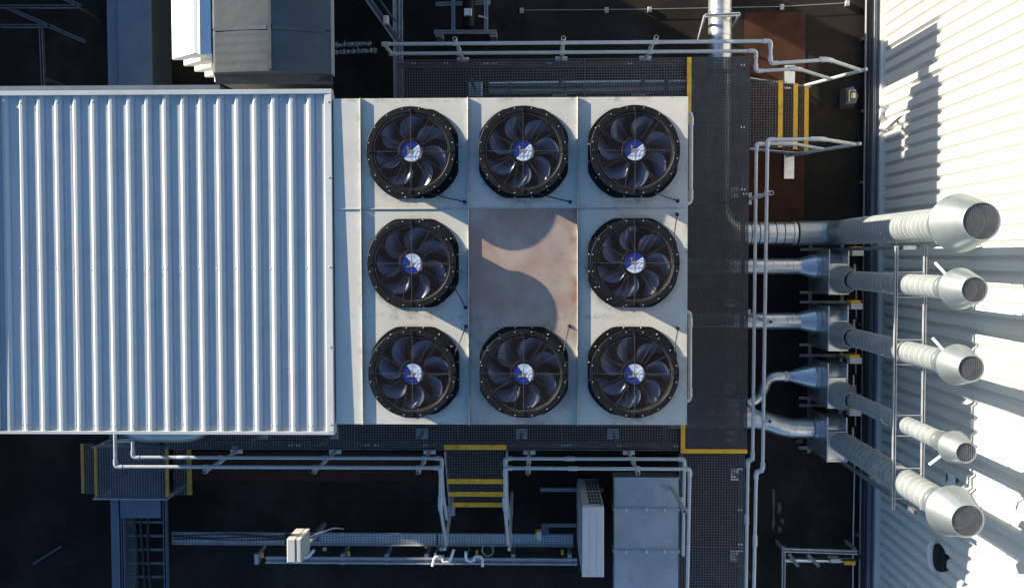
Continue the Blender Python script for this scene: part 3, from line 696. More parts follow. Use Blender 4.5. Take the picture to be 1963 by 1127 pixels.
def fanbox(parent, yc, cone, d, red=True):
    x0, x1, z1 = 4.10, 4.37, .0
    prof = [(yc+.02+r_*math.cos(t), -.45+r_*math.sin(t)) for t, r_ in [(rad(q), .255+.0005*q) for q in range(-90, 271, 12)]]
    MB().loft([[(x, y, z) for y, z in prof] for x in (x0+.012, x1-.004)], True, True).build('fan_scroll', 'galv', parent)
    MB().box(x0+.013, x1-.005, yc-.325, yc+.09, -.5, z1-.02).build('outlet_box', 'galv', parent)
    MB().box(x0-.002, x0+.012, yc-.335, yc+.30, ZD+.12, z1-.004).build('side_plate', 'galv', parent); MB().box(x1-.004, x1+.008, yc-.335, yc+.30, ZD+.12, z1-.004).build('side_plate', 'galv', parent)
    for x in (x0-.006, x1-.006): MB().box(x, x+.017, yc-.339, yc+.304, z1-.0035, z1+.006).build('casing_flange', 'seam_light', parent)
    for yy in (yc-.337, yc+.085): MB().box(x0+.013, x1-.007, yy, yy+.014, z1-.03, z1-.001).build('casing_flange', 'galv', parent)
    MB().lathe([(.16, x1), (.16, x1+.02), (.10, x1+.03), (.095, x1+.26), (.085, x1+.28), (.0, x1+.285)], (0, yc+.02, -.42), 24, 'x').build('motor', 'fan_black', parent)
    MB().box(x1+.20, x1+.22, yc-.09, yc+.09, -.36, -.30).build('motor_bracket', 'plastic_grey', parent)
    for yy in (yc-.345, yc+.31): MB().channel((x0-.12, yy, ZD+.06), (x1+.35, yy, ZD+.06), .04, .04).build('base_rail', 'galv_dull', parent)
def stack(i, label, d, dh, inlet, yc, reducer, zf, zt, drain=None, lit=1.5):
    y = YS[i]; t = thing('exhaust_stack', label, 'exhaust duct', (SXX, y, ZD))
    fanbox(t, yc, None, d)
    zc = -.42; rc = .185
    xi = 4.10
    if inlet == 'cone':
        MB().lathe([(dh/2, 3.80), (rc, 4.02)], (0, yc+.06, zc), 32, 'x').build('inlet_cone', 'galv', t)
        MB().tube([(1.9, yc+.06, zc), (3.80, yc+.06, zc)], dh/2, 28).build('inlet_duct', 'galv', t)
        for xv in (3.30, 3.42, 3.62, 3.70, 3.80): ring(t, (xv, yc+.06, zc), dh/2, 'x', .010, 'galv')
    elif inlet == 'bend':
        MB().lathe([(dh/2, 3.66), (rc, 4.02)], (0, yc+.06, zc), 32, 'x').build('inlet_cone', 'galv', t)
        p = at(1447, 772, zc)
        MB().tube([(1.9, p.y, zc), (p.x+.05, p.y, zc), (p.x+.20, yc+.06, zc), (3.66, yc+.06, zc)], dh/2, 24, bend=.20).build('inlet_duct', 'galv', t)
        ring(t, (3.63, yc+.06, zc), dh/2, 'x', .03, 'seam_light'); ring(t, (3.52, yc+.06, zc), dh/2, 'x', .01, 'galv')
    else:
        p = at(1440, 803, zc); rc = .16
        MB().tube([(1.9, p.y, zc), (p.x+.15, p.y, zc), (3.62, yc+.06, zc), (4.02, yc+.06, zc)], dh/2, 28, bend=.2).build('inlet_duct', 'galv', t)
        for xv in (3.66, 3.74, 3.93): ring(t, (xv, yc+.06, zc), dh/2, 'x', .01, 'galv')
    MB().lathe([(rc, 4.02), (rc+.006, 4.022), (rc+.006, 4.03), (rc, 4.035), (rc, 4.085), (rc+.006, 4.087), (rc+.006, 4.092), (rc*.98, 4.10)], (0, yc+.06, zc), 32, 'x').build('inlet_collar', 'galv', t)
    if reducer:
        MB().lathe([(.202, -.004), (.202, .004), (.19, .006), (.19, .07), (.194, .075), (.194, .082), (d/2+.002, .36), (d/2+.008, .365), (d/2+.008, .38), (d/2, .385)], (SXX-.03, y, 0), 40).build('outlet_reducer', 'spiral', t)
        spiral_pipe((SXX-.0, y), d/2, .37, 2.90, t)
    else:
        spiral_pipe((SXX, y), d/2, -.01, 2.88, t)
    bolts((SXX, y), d/2, lit, t)
    cap((SXX, y), d, zf, zt, t, drain)
stack(1, 'second exhaust stack from the top, straight inlet cone beside the platform rail', .25, .235, 'cone', -.225, True, 3.15, 3.44, 128)
stack(2, 'third exhaust stack from the top, in the middle of the five', .25, .24, 'cone', -1.03, True, 3.12, 3.40, 128)
stack(3, 'thinnest exhaust stack, fourth from the top, with curved inlet pipe', .20, .145, 'bend', -1.85, True, 3.09, 3.33, 225)
stack(4, 'bottom exhaust stack, thick spiral pipe with wide cone cap', .315, .285, 'straight', -2.62, False, 3.05, 3.38)
# steel frame that holds the stacks
fr = thing('stack_frame', 'slotted steel frame bracing the row of exhaust stacks', 'frame', (4.35, -1.4, ZD))
ya_, yb_ = at(1720, 475, 2).y, at(1722, 972, 2).y
for yy, zt in ((ya_, 2.15), (yb_, 2.18)):
    MB().channel((4.36, yy, ZD+.02), (4.36, yy, zt), .045, .045, up=(1, 0, 0)).build('post', 'galv', fr)
    MB().bar((4.38, yy+.03, .8), (5.14, yy+.03, 2.02), .03, .03).build('wall_brace', 'galv_dull', fr)
for x in (4.165, 4.50): MB().channel((x, yb_-.02, 2.02), (x, ya_+.02, 2.02), .033, .035, up=(0, 0, 1)).build('cross_rail', 'galv_dull', fr)
for i in (1, 2, 3, 4):
    for s_ in (-1, 1):
        yy = YS[i]+s_*((.125, .125, .125, .10, .158)[i]+.022)
        MB().bar((4.165, yy, 2.03), (4.5, yy, 2.03), .009, .009).build('tie_rod', 'galv_dull', fr)
MB().channel((4.14, -3.05, ZD+.03), (4.14, .45, ZD+.03), .041, .041).build('floor_rail', 'galv_dull', fr); MB().channel((4.62, -3.05, ZD+.03), (4.62, .45, ZD+.03), .041, .041).build('floor_rail', 'galv_dull', fr)
for nm, px, py in (('beside the second exhaust stack', 1645, 483), ('beside the third exhaust stack', 1643, 586), ('beside the thinnest exhaust stack', 1641, 690), ('beside the bottom exhaust stack', 1640, 790)):
    p = at(px, py, -.12); x, y = p.x, p.y
    t = thing('isolator_switch', 'small grey isolator box with yellow top '+nm, 'switch', (x, y, ZD))
    MB().bbox(x-.085, x+.085, y-.055, y+.035, -.26, -.12, .006).build('switch_body', 'plastic_grey', t)
    MB().bbox(x-.09, x+.06, y+.036, y+.075, -.27, -.125, .006).build('switch_lid', 'yellow', t)
    MB().lathe([(.022, .0), (.022, .02), (.0, .021)], (x-.02, y+.075, -.19), 12, 'y').build('switch_knob', 'red_paint', t)
    MB().box(x-.012, x+.012, y-.03, y-.005, ZD+.01, -.262).build('switch_post', 'galv_dull', t)

# ------------------------------------------------------------------ felt-covered duct and louvre hood at the top left
gd = thing('covered_duct', 'big grey felt covered duct with a ridge above the ribbed roof', 'duct', (-3, 4, ZD))
DX0, DX1, DXR, DY0, DY1 = -3.79, -2.43, -3.08, 2.11, 6.45
def gable(y0, y1, dz=0, x0=DX0, x1=DX1, name='duct_cover', mat='membrane'):
    ny = 14; mb = MB(); rings = []
    for i in range(ny+1):
        y = y0+(y1-y0)*i/ny; rr = random.uniform(-.004, .004); sg = .010*math.sin(i*2.1)
        rings.append([(x0, y, 1.8), (x0, y, 2.24+dz+rr), (x0+.05, y, 2.285+dz), ((x0+DXR)/2, y, 2.32+dz+sg*.6), (DXR-.02, y, 2.355+dz+rr), (DXR+.02, y, 2.355+dz+rr), ((x1+DXR)/2, y, 2.268+dz-sg*.2), (x1-.05, y, 2.186+dz), (x1, y, 2.16+dz+rr), (x1, y, 2.05+dz)])
    mb.loft(rings, True, False); return mb.build(name, mat, gd)
gable(DY0, 2.60); gable(2.61, 4.3, .004)
MB().box(-3.3, DX1, 4.31, DY1, 1.8, 2.60).build('unseen_section', 'membrane', gd)  # out of view, shaped to give the shadow edge on the wall
MB().box(DXR-.02, DXR+.02, DY0+.02, 4.3, 2.352, 2.366).build('cover_seam', 'membrane', gd)
MB().bar((DX0+.05, 2.605, 2.288), (DXR-.03, 2.605, 2.356), .05, .012).build('cover_lap', 'membrane', gd); MB().bar((DXR+.03, 2.605, 2.356), (DX1-.05, 2.605, 2.19), .05, .012).build('cover_lap', 'membrane', gd)
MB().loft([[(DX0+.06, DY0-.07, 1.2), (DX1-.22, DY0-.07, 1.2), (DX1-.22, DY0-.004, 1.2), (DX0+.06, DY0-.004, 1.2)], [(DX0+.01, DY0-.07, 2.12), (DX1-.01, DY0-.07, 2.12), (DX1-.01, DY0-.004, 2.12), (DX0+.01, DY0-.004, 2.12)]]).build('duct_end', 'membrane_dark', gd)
MB().loft([[(DX0+.0, DY0-.10, 2.13), (DXR, DY0-.115, 2.165), (DX1+.0, DY0-.10, 2.06), (DX1, DY0+.01, 2.10), (DXR, DY0+.01, 2.20), (DX0, DY0+.01, 2.17)], [(DX0+.0, DY0-.10, 2.145), (DXR, DY0-.115, 2.18), (DX1+.0, DY0-.10, 2.075), (DX1, DY0+.01, 2.115), (DXR, DY0+.01, 2.215), (DX0, DY0+.01, 2.185)]]).build('cover_flap', 'membrane', gd)
MB().box(DX1+.002, DX1+.012, DY0, 4.3, 2.04, 2.165).build('edge_trim', 'galv_dull', gd)
MB().box(DX0+.02, DX0+.25, DY0, DY1, ZD, 1.79).build('hidden_shade_wall', 'membrane_dark', gd)  # unseen wall added under the duct to block the low sun
MB().box(-3.2, -2.9, 6.46, 6.99, 2.15, 2.44).build('unseen_crossover', 'membrane_dark', gd)  # out of view, shaped after the arched shadow on the wall
MB().box(-3.25, -2.85, 7.0, 7.36, ZD, 2.64).build('unseen_riser', 'membrane_dark', gd)  # out of view, shaped after the broad shadow band on the wall
hd = thing('louvre_hood', 'bright white weather louvre with stepped blades at the top left', 'louvre', (-3.9, 3.5, 1.5))
for k in range(5):
    z = 2.03-k*.31; y0 = 2.33
    MB().loft([[(-4.35, y, z-.035), (-4.35, y, z), (-3.975, y, z+.27), (-3.935, y, z+.27), (-3.935, y, z+.255), (-4.315, y, z-.035)] for y in (y0, 6.2)]).build('louvre_blade', 'hood_white', hd)
    MB().prism([(0, 0)]*0 or [(-4.35, y0-.006), (-3.85, y0-.006), (-3.85, y0-.001), (-4.35, y0-.001)], z-.03, z+.0).build('blade_end', 'hood_white', hd)
    MB().add([(-4.352, y0-.003, z-.035), (-4.352, y0-.003, z+.0), (-3.935, y0-.003, z+.275), (-3.83, y0-.003, z+.1)], [(0,3,2,1)]).build('blade_end', 'hood_white', hd)
MB().box(-3.93, -3.80, 2.33, 6.2, .7, 2.24).build('louvre_back', 'hood_shaded', hd)
# rectangular ducts and frames in the shade at the far left
a = at(205, 80, -.35); b = at(232, 80, -.35); c = at(291, 80, -.25)
dd = thing('rectangular_duct', 'dull blue-grey rectangular duct lying in shade at the top left', 'duct', ((b.x+c.x)/2, 3, ZD))
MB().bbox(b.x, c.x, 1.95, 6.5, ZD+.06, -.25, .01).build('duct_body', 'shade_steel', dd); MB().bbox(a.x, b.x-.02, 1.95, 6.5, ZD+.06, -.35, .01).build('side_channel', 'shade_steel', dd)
for k in range(4): MB().box(b.x-.02, c.x+.06, 2.6+k*1.0, 2.64+k*1.0, ZD+.01, ZD+.055).build('duct_bearer', 'galv_dull', dd)
ff = thing('steel_support', 'faint steel bracket frame in the dark corner at top left', 'frame', (-7.3, 3.2, ZD)); z = -.3
for p0, p1 in (((0, 14), (158, 14)), ((20, 18), (162, 80)), ((0, 51), (100, 51)), ((79, 48), (84, 168)), ((110, -8), (158, 14))):
    a = at(*p0, z); b = at(*p1, z); MB().channel((a.x, a.y, z), (b.x, b.y, z), .05, .05).build('frame_bar', 'steel_dark', ff)
for px, py in ((10, 14), (150, 14), (82, 150)): a = at(px, py, z); MB().box(a.x-.02, a.x+.02, a.y-.02, a.y+.02, ZD+.01, z-.03).build('frame_leg', 'steel_dark', ff)
# ------------------------------------------------------------------ things between the duct and the north walkway
z = -.1
for lab, xa, w_ in (('slotted steel channel standing left of the top walkway', 768.5, .05), ('plain steel channel beside the slotted one at the top walkway', 758, .055)):
    t = thing('steel_channel', lab, 'channel', (at(xa, 60, -.45).x, 3, ZD)); x = at(xa, 60, -.45).x
    if xa > 765: perf(x-w_/2, x+w_/2, 1.9, 5.2, -.43, 'y', 1, .032, 'galv_dull', 'channel_web', t)
    else: MB().box(x-w_/2, x+w_/2, 1.9, 5.2, -.45, -.43).build('channel_web', 'galv_dull', t)
    for s_ in (-1, 1): MB().box(x+s_*w_/2-.002, x+s_*w_/2+.002, 1.9, 5.2, -.47, -.4305+.012).build('channel_flange', 'galv_tube', t)
    for y in (2.2, 4.2): MB().box(x-.02, x+.02, y, y+.04, ZD+.01, -.471).build('channel_leg', 'steel_dark', t)
t = thing('cable_channel', 'slanting steel channel with cables left of the top walkway', 'channel', (-2.2, 3.3, ZD)); z = -.25
a = at(702, -6, z); b = at(766, 84, z); MB().channel(a, b, .09, .06).build('channel_body', 'galv_dull', t)
dv = Vector((.03, .02, .02)); MB().tube([a+dv, b+dv], .012, 8).build('cable', 'cable_black', t)
a2 = at(728, 0, z); b2 = at(758, 42, z); MB().bar(a2, b2, .03, .03).build('side_bar', 'steel_dark', t)
for q in (.15, .85): p = a.lerp(b, q); MB().box(p.x-.02, p.x+.02, p.y-.02, p.y+.02, ZD+.01, z-.03).build('channel_leg', 'steel_dark', t)
p = at(739, 38, -.12); t = thing('junction_box', 'small pale junction box on the slanting channel', 'junction box', (p.x, p.y, -.2))
MB().bbox(p.x-.035, p.x+.035, p.y-.06, p.y+.06, -.22, -.12, .008).build('box_body', 'plastic_grey', t); MB().bbox(p.x-.03, p.x+.03, p.y-.055, p.y+.055, -.1195, -.105, .004).build('box_lid', 'ac_white', t)
for lab, py, px1 in (('upper of two ragged foil wrapped pipes beside the covered duct', 87, 712), ('lower of two ragged foil wrapped pipes beside the covered duct', 100, 722)):
    a = at(632, py+1, -.3); b = at(px1, py-3, -.3); t = thing('foil_pipe', lab, 'pipe', (a.x, a.y, -.35))
    pts = []; rr = []
    for k in range(40): pts.append(a.lerp(b, k/39)+Vector((0, random.uniform(-.006, .006), random.uniform(-.004, .004)))); rr.append(.026+random.uniform(-.007, .012))
    MB().tube([a+Vector((-.6, 0, 0))]+pts, [.026]+rr, 9).build('foil_wrap', 'foil', t)
    mb = MB()
    for k in range(26):
        p = a.lerp(b, random.random()); an = random.uniform(-.9, .9)+(math.pi if random.random() < .5 else 0)+math.pi/2; L = random.uniform(.03, .09)
        q = p+Vector((math.cos(an)*L*.6, math.sin(an)*L, random.uniform(0, .03))); mb.add([p+Vector((-.01, 0, .02)), p+Vector((.012, 0, .02)), q], [(0, 1, 2)])
    mb.build('torn_wrap', 'foil', t, 'stuff')
# pump on its frame
t = thing('pump_frame', 'slotted steel frame under the black motor at the top edge', 'frame', (-.75, 3.6, ZD)); z = -.62
for p0, p1 in (((832, 62), (952, 62)), ((835, 9), (940, 6)), ((869, -20), (869, 60)), ((932, -20), (932, 60))):
    a = at(*p0, z if p0[1] != p1[1] and p0[0] == p1[0] else z-.05); b = at(*p1, a.z); MB().channel(a, b, .055, .045).build('frame_bar', 'galv_dull', t)
a = at(925, 33, z+.05); MB().bar(at(917, 31, z+.06), at(936, 36, z+.06), .025, .02).build('clamp_arm', 'galv_tube', t)
for px, py in ((840, 62), (945, 62)): a = at(px, py, z); MB().box(a.x-.05, a.x+.05, a.y-.05, a.y+.05, ZD+.01, z-.075).build('frame_foot', 'galv_dull', t)
t = thing('electric_motor', 'black electric motor with a small light terminal box at the top edge', 'motor', (-1.0, 3.8, z))
a = at(899, 30, -.45); x, y = a.x, a.y
MB().lathe([(0, -.2), (.07, -.195), (.095, -.17), (.095, .22), (.12, .24), (.12, .6)], (x, y, -.45), 24, 'y').build('motor_body', 'fan_black', t)
for k in range(10): MB().torus(.098, .004, (x, y, -.45), 20).build('cooling_fin', 'fan_black', t) if False else None
MB().bbox(x-.06, x+.02, y-.04, y+.06, -.37, -.30, .008).build('terminal_box', 'plastic_grey', t); MB().bbox(x+.022, x+.05, y-.05, y+.06, -.38, -.31, .005).build('terminal_side', 'yellow' if False else 'galv', t)
MB().bbox(x-.03, x+.02, y+.22, y+.27, -.34, -.30, .005).build('name_plate', 'logo_white', t)
# pipes beneath the north walkway
for lab, py, r, zz in (('upper shiny pipe seen through the top walkway grating', 160, .035, -.55), ('lower dull pipe seen through the top walkway grating', 173, .05, -.62)):
    a = at(938, py+2, zz); b = at(1330, py-3, zz); t = thing('pipe_run', lab, 'pipe', (a.x, a.y, zz))
    MB().tube([a, b], r, 16).build('pipe', 'galv', t)
    for q in (.1, .37, .75): p = a.lerp(b, q); MB().lathe([(r+.012, -.03), (r+.012, .03)], p, 16, 'x').build('pipe_collar', 'galv_dull', t)
# support bracket on the round feed duct
t = thing('duct_bracket', 'slotted bracket straddling the round duct at the top', 'bracket', (2.7, 3.6, ZD))
a = at(1351, 31, -.18); b = at(1418, 28, -.18); MB().channel(a, b, .05, .04).build('bracket_bar', 'galv_tube', t)
for p in (a, b): MB().bar((p.x, p.y, -.18), (p.x+(.06 if p is b else -.05)*-1, p.y-.16, ZD+.02), .03, .03).build('bracket_leg', 'galv_tube', t)
# lightning wire across the deck
t = thing('lightning_wire', 'thin lightning wire on small stands across the top of the deck', 'wire', (1, 3.6, ZD))
pts = [at(1000, 20, -.88), at(1163, 19, -.88), at(1246, 18, -.88), at(1500, 13, -.88), at(1626, 6, -.88)]
MB().tube(pts, .005, 6).build('wire', 'galv_dull', t)
for p in pts: MB().bbox(p.x-.03, p.x+.03, p.y-.04, p.y+.04, ZD+.01, -.89, .004).build('wire_stand', 'galv_dull', t)
# floodlight by the wall
p = at(1634, 184, -.75); x, y = p.x, p.y
t = thing('floodlight', 'dark hooded floodlight with small bright lens by the wall at top right', 'light', (x, y, ZD))
MB().loft([[(x-.12, y-.17, ZD+.01), (x+.08, y-.15, ZD+.01), (x+.12, y, ZD+.01), (x+.02, y+.17, ZD+.01), (x-.12, y+.13, ZD+.01)], [(x-.10, y-.13, -.73), (x+.05, y-.11, -.73), (x+.08, y, -.73), (x+.01, y+.13, -.73), (x-.10, y+.10, -.73)]]).build('lamp_housing', 'steel_dark', t)
MB().box(x-.035, x+.035, y-.04, y+.04, -.7285, -.715).build('lens', 'led', t); MB().box(x-.035, x-.005, y-.04, y+.04, -.7145, -.708).build('lens_edge', 'yellow', t)
MB().box(x-.075, x-.06, y-.10, y+.07, -.7285, -.69).build('lamp_rim', 'galv_dull', t); MB().box(x-.06, x+.03, y+.062, y+.075, -.7285, -.69).build('lamp_rim', 'galv_dull', t)

# ------------------------------------------------------------------ things along the bottom
t = thing('cable_tray', 'perforated blue-grey cable tray along the bottom of the picture', 'cable tray', (-2.4, -4.2, ZD)); z = -.50
for px0, px1 in ((330, 547), (593, 838), (840, 1100)):
    a = at(px0, 1046, z); b = at(px1, 1022, z); perf(a.x, b.x-.008, -4.37, -4.19, z, 'x', 5, .046, 'galv_dull', 'tray_floor', t)
a = at(330, 1046, z); b = at(1100, 1022, z)
for y in (-4.372, -4.188): MB().box(a.x, b.x, y-.002, y+.002, z, z+.04).build('tray_side', 'galv_dull', t)
for k in range(6): x = a.x+.5+k*1.0; MB().box(x-.02, x+.02, -4.36, -4.33, ZD+.01, z-.02).build('tray_leg', 'galv_dull', t)
for i in range(4):
    yy = -4.30+i*.035; MB().tube([(a.x+.02+k*.28, yy+.012*math.sin(k*1.3+i*2), z+.018) for k in range(9)], .009, 8).build('cable', 'cable_black', t)
# electric cabinet
c0 = at(550, 1078, .75); c1 = at(575, 1033, .75)
t = thing('electric_cabinet', 'sunlit cream electric cabinet on a post at the bottom edge', 'cabinet', ((c0.x+c1.x)/2, -3.9, ZD))
MB().bbox(c0.x, c0.x+.115, c0.y, c1.y, .32, .75, .01).build('cabinet_body', 'cabinet_paint', t); MB().bbox(c0.x+.129, c1.x+.01, c0.y, c1.y, .32, .745, .01).build('cabinet_door', 'cabinet_paint', t)
MB().box(c0.x+.1155, c0.x+.1285, c0.y+.02, c1.y-.02, .34, .74).build('cabinet_gasket', 'cable_black', t); MB().box(c0.x+.03, c0.x+.09, c0.y-.06, c0.y-.005, ZD+.01, .6).build('cabinet_post', 'galv_dull', t)
MB().tube([(c1.x+.02, c1.y-.1, .36), (c1.x+.16, c1.y-.1, .15), (c1.x+.2, c1.y-.2, -.3), (c1.x+.2, c1.y-.4, ZD+.1)], .012, 8, bend=.1).build('cabinet_cable', 'plastic_grey', t)
# long channel with white pipes at the very bottom
t = thing('pipe_bearer', 'long steel channel with pipe supports along the bottom edge', 'channel', (-2.2, -4.55, ZD))
MB().channel((-4.2, -4.63, -.55), (.55, -4.63, -.55), .10, .05).build('bearer', 'galv_dull', t)
for px in (493, 658, 742, 818, 984, 1092):
    p = at(px, 1062, -.6); MB().bbox(p.x-.03, p.x+.03, p.y-.14, p.y+.02, -.66, -.55).build('support_arm', 'galv_dull', t); MB().box(p.x-.02, p.x+.02, p.y-.02, p.y+.02, ZD+.01, -.661).build('support_leg', 'galv_dull', t)
for lab, pts in (('curved white pipe beside the electric cabinet', ((567, 1078), (575, 1070), (590, 1068), (602, 1054))),
                 ('white pipe looped like a hook left of the green bucket', ((829, 1085), (833, 1066), (850, 1066), (848, 1076), (862, 1076), (870, 1053))),
                 ('white pipe looped like a hook touching the green bucket', ((893, 1057), (893, 1074), (908, 1076), (909, 1066), (925, 1066), (925, 1086)))):
    t = thing('white_pipe', lab, 'pipe', at(*pts[1], -.4)); MB().tube([at(*p, -.40+.05*(i in (0, len(pts)-1))) for i, p in enumerate(pts)], .021, 10, bend=.06).build('pipe_tube', 'pipe_white', t)
    p = at(*pts[2], -.40); MB().lathe([(.026, -.012), (.026, .012)], p, 12, 'x').build('pipe_clip', 'galv_dull', t)
    q = at(*pts[1], -.4); MB().box(q.x-.01, q.x+.01, q.y-.01, q.y+.01, ZD+.01, -.42).build('pipe_stand', 'galv_dull', t)
p = at(935, 1054, -.72); t = thing('bucket', 'round green bucket standing open on the dark deck', 'bucket', (p.x, p.y, ZD+.01))
MB().lathe([(.0, ZD+.015), (.068, ZD+.015), (.086, -.715), (.091, -.72), (.091, -.712), (.082, -.71), (.064, ZD+.03), (0, ZD+.03)], (p.x, p.y, 0), 28).build('bucket_shell', 'plastic_green', t)
MB().torus(.088, .005, (p.x, p.y, -.711), 28, 6).build('bucket_rim', 'pipe_white', t)
for lab, px, py, s_ in (('left of the electric cabinet', 502, 1064, 0), ('right of the electric cabinet', 668, 1061, 0), ('left of the hooked white pipes', 819, 1048, 1), ('above the right hooked pipe', 914, 1058, 0), ('near the air conditioner foot', 1078, 1058, 0)):
    p = at(px, py, ZD+.05); a, b = (.04, .018) if s_ else (.018, .04)
    tag(MB().bbox(p.x-a, p.x+a, p.y-b, p.y+b, ZD+.01, ZD+.06, .006).build('yellow_block', 'yellow'), 'small yellow block on the deck '+lab, 'block', 'yellow blocks on the deck')
for lab, px, py in (('under the cable tray by the bottom stair', 845, 1052), ('right of the electric cabinet', 622, 1052)):
    p = at(px, py, ZD+.05); tag(MB().bbox(p.x-.025, p.x+.025, p.y-.025, p.y+.025, ZD+.01, ZD+.06, .006).build('grey_block', 'plastic_grey'), 'small grey block on the deck '+lab, 'block', 'grey blocks on the deck')
# small isolator over the tray
p = at(1034, 1026, -.15); t = thing('isolator_switch', 'small grey switch box on a steel bracket above the bottom cable tray', 'switch', (p.x, p.y, ZD))
MB().bbox(p.x-.03, p.x+.03, p.y-.07, p.y+.05, -.28, -.15, .006).build('switch_body', 'plastic_grey', t); MB().bbox(p.x-.055, p.x-.032, p.y-.05, p.y+.05, -.27, -.16, .004).build('switch_lid', 'yellow', t)
MB().box(p.x+.031, p.x+.14, p.y-.08, p.y+.10, -.42, -.38).build('switch_bracket', 'steel_dark', t); MB().box(p.x+.06, p.x+.09, p.y, p.y+.03, ZD+.01, -.421).build('switch_post', 'steel_dark', t)
# outdoor air conditioner
ax0, ax1 = at(1116, 972, .55).x, at(1158, 972, .55).x; ay1 = at(1130, 971, .55).y; ay0 = ay1-.98; zt = .55; zb = ZD+.12
t = thing('air_conditioner', 'tall cream air conditioner with slotted grille beside the grey duct', 'air conditioner', ((ax0+ax1)/2, (ay0+ay1)/2, ZD))
MB().bbox(ax0, ax1, ay0, ay1, zb, zt, .012).build('cabinet', 'ac_white', t)
MB().box(ax0+.012, ax1-.006, ay1+.001, ay1+.010, zb+.02, zt-.02).build('side_plate', 'ac_white', t)
for r in range(8):                                     # openings of the outlet grille
    for k in range(4):
        z0 = zb+.08+r*.15+(.03 if r > 3 else 0); x0 = ax0+.105+k*.046
        MB().box(x0, x0+.034, ay1+.0102, ay1+.0125, z0, z0+.115).build('grille_slot', 'grille_dark', t)
MB().box(ax0-.004, ax0-.0005, ay0+.05, ay1-.03, zb+.04, zt-.04).build('coil_face', 'grille_dark', t)
for k in range(30):
    y = ay0+.06+k*.03; MB().box(ax0-.014, ax0-.0045, y, y+.012, zb+.05, zt-.05).build('coil_fin', 'ac_white', t)
for x in (ax0+.1, ax0+.2): MB().box(x, x+.003, ay0+.02, ay1-.02, zt-.001, zt+.003).build('top_crease', 'plastic_grey', t)
for i, (px0, py, zz) in enumerate(((1036, 938, -.86), (1042, 1006, -.86))):
    a = at(px0, py, zz); MB().channel((a.x, a.y, zz), (ax1+.1, a.y, zz), .045, .05).build('foot_rail', 'galv_tube', t)
# rectangular sheet duct
z = .05; gx0, gx1 = at(1178, 950, z).x, at(1301, 950, z).x
t = thing('sheet_duct', 'wide grey sheet metal duct with bolted flanges beside the air conditioner', 'duct', ((gx0+gx1)/2, -4.2, ZD))
ys_ = [at(1240, q, z).y for q in (915, 976, 1056, 1140)]
for i in range(3):
    y1, y0 = ys_[i]-.012, ys_[i+1]+.012; mx, my = (gx0+gx1)/2, (y0+y1)/2
    mb = MB(); lo = [(gx0,y0,-.20),(gx1,y0,-.20),(gx1,y1,-.20),(gx0,y1,-.20)]; hi = [(x, y, z-.008) for x, y, _ in lo]
    mb.loft([lo, hi], False); mb.add(hi+[(mx, my, z-.008+(.012 if i == 0 else -.01))], [(0,1,4),(1,2,4),(2,3,4),(3,0,4)])
    mb.build('duct_section', 'sheet_grey', t)
for i, y in enumerate(ys_):
    if i in (0, 3): MB().box(gx0-.015, gx1+.015, y-.010, y+.004, -.22, z+.012).build('duct_flange', 'galv', t); continue
    for s_ in (-1, 1): MB().box(gx0-.02, gx1+.02, y+s_*.011-.0095, y+s_*.011+.0095, -.22, z+.018).build('duct_flange', 'galv', t)
    for q in (.18, .5, .78): x = gx0+(gx1-gx0)*q; MB().bbox(x-.012, x+.012, y-.026, y+.026, z+.0185, z+.034).build('flange_clamp', 'bolt_metal', t)
for x in (gx0+.1, gx1-.1):
    for y in (ys_[1], ys_[2]): MB().box(x-.03, x+.03, y-.03, y+.03, ZD+.01, -.221).build('duct_foot', 'galv_dull', t)
# steel frame with pipes at the bottom right
t = thing('steel_support', 'steel frame over pipes at the bottom edge near the clad wall', 'frame', (4.4, -4.5, ZD)); z = -.55
a = at(1502, 1053, z); b = at(1643, 1058, z); MB().channel(a, b, .06, .05).build('frame_bar', 'galv_dull', t)
a = at(1502, 1046, z-.03); MB().channel(a, (a.x, a.y-1.0, z-.03), .05, .05).build('frame_bar', 'galv_dull', t)
for p0, p1 in (((1512, 1060), (1530, 1085)), ((1548, 1062), (1570, 1085))): MB().bar(at(*p0, z-.02), at(*p1, z-.02), .05, .02).build('frame_gusset', 'shade_steel', t)
MB().tube([at(1505, 1073, z-.15), at(1625, 1073, z-.15)], .035, 14).build('pipe', 'galv', t)
MB().tube([at(1560, 1071, z-.1), at(1650, 1074, z-.1), at(1652, 1040, z-.1)], .014, 8, bend=.1).build('pipe_hose', 'cable_black', t)
p = at(1630, 1079, z-.05); MB().bbox(p.x-.08, p.x+.08, p.y-.03, p.y+.03, z-.2, z-.05).build('valve', 'yellow', t); p = at(1603, 1075, z-.05); MB().bbox(p.x-.08, p.x+.07, p.y-.03, p.y+.03, z-.2, z-.05).build('valve_body', 'plastic_grey', t)
for px in (1503, 1640): a = at(px, 1054, z); MB().box(a.x-.02, a.x+.02, a.y-.02, a.y+.02, ZD+.01, z-.026).build('frame_leg', 'galv_dull', t)
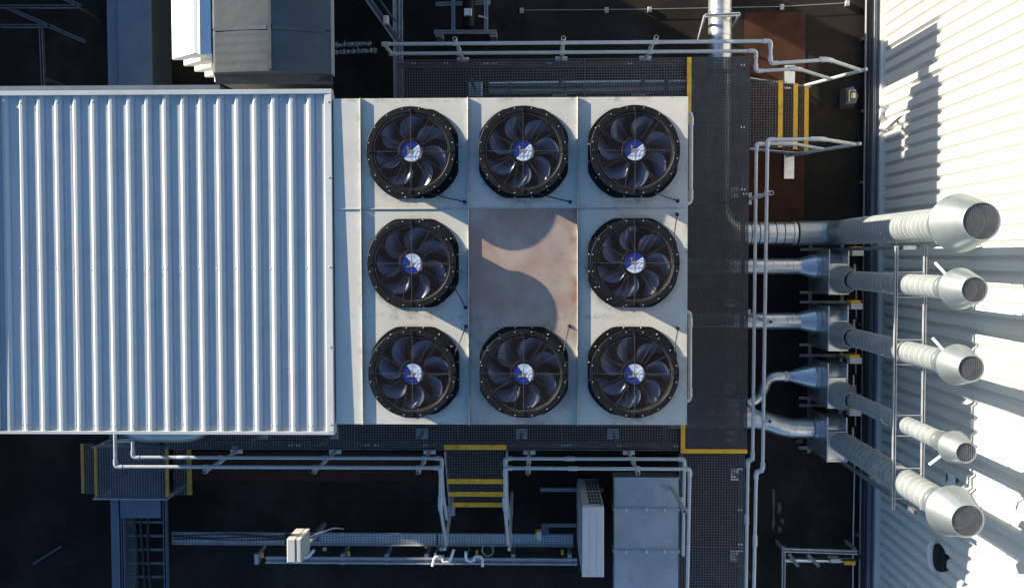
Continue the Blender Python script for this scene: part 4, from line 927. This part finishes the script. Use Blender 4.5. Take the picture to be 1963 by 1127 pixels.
# lower-left services under and below the step-over
z = -.40
a = at(211, 960, z); b = at(227, 960, z)
t = thing('rectangular_duct', 'narrow blue-grey trunking leading down from the step-over', 'trunking', (a.x, -4, ZD)); MB().bbox(a.x, b.x, -5.2, -2.6, ZD+.06, z, .008).build('trunking_body', 'shade_steel', t); MB().box(a.x-.01, b.x+.01, -4.9, -4.85, ZD+.01, ZD+.058).build('trunking_foot', 'galv_dull', t)
t = thing('cable_ladder', 'open cable ladder with a lid leading down from the step-over', 'cable tray', (-5.5, -4, ZD))
a = at(231, 960, z); b = at(317, 960, z)
for x in (a.x+.02, b.x-.02): MB().channel((x, -5.2, z-.04), (x, -2.6, z-.04), .045, .08).build('ladder_side', 'shade_steel', t)
for k in range(12): y = -5.1+k*.21; MB().box(a.x+.05, b.x-.05, y, y+.035, z-.08, z-.06).build('ladder_rung', 'steel_dark', t)
y0 = at(260, 992, z).y; MB().box(a.x, b.x-.07, y0, -2.65, z+.002, z+.012).build('ladder_lid', 'shade_steel', t)
for k in range(3): MB().tube([(a.x+.2+k*.1+.02*math.sin(j+k), -5.2+j*.3, z-.045) for j in range(9)], .016, 8).build('cable', 'cable_black', t)
t = thing('round_duct', 'grey round duct tucked under the edge of the ribbed roof at lower left', 'duct', (-5.6, -2.45, .1))
MB().tube([(-6.15, -1.9, .0), (-5.98, -2.50, .0), (-4.9, -2.50, .0), (-4.9, -1.9, .0)], .20, 28, bend=.3).build('duct_tube', 'sheet_grey', t)
a = at(60, 1080, ZD); t = thing('deck_bar', 'thin pale bar lying on the dark deck at the lower left corner', 'bar', at(92, 1060, ZD)); MB().bar(at(64, 1080, ZD+.03), at(118, 1046, ZD+.03), .03, .03).build('bar', 'steel_dark', t)
# unseen block added out of the frame to the west to keep the deck in shade
nb = thing('shade_block', 'low dark block added out of view on the left to shade the deck', 'building', (-12, 0, ZD))
MB().bbox(-14, -9.5, -9, 10, ZD, 1.15, .05).build('shade_block_body', 'membrane', nb)

# puddle reflections painted as matte brown patches, and a felt scrap on the deck at the lower right
pd = None
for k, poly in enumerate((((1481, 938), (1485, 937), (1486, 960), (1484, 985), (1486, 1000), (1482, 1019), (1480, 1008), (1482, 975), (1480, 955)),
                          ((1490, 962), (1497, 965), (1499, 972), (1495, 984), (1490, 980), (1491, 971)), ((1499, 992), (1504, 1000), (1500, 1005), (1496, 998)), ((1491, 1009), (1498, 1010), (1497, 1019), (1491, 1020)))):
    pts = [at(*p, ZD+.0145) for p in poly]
    MB().add(pts, [tuple(reversed(range(len(pts))))]).build('puddle_reflection', 'reflection_and_felt', None, 'structure')
p = at(1532, 845, ZD+.06); t = thing('felt_scrap', 'small folded scrap of felt on the deck below the bottom fan casing', 'scrap', (p.x, p.y, ZD+.01))
MB().add([(p.x-.06, p.y-.03, ZD+.016), (p.x+.07, p.y-.04, ZD+.016), (p.x+.01, p.y+.04, ZD+.06), (p.x-.02, p.y-.05, ZD+.018), (p.x+.09, p.y+.02, ZD+.02)], [(0, 3, 2), (3, 1, 2), (1, 4, 2)]).build('felt_fold', 'reflection_and_felt', t)
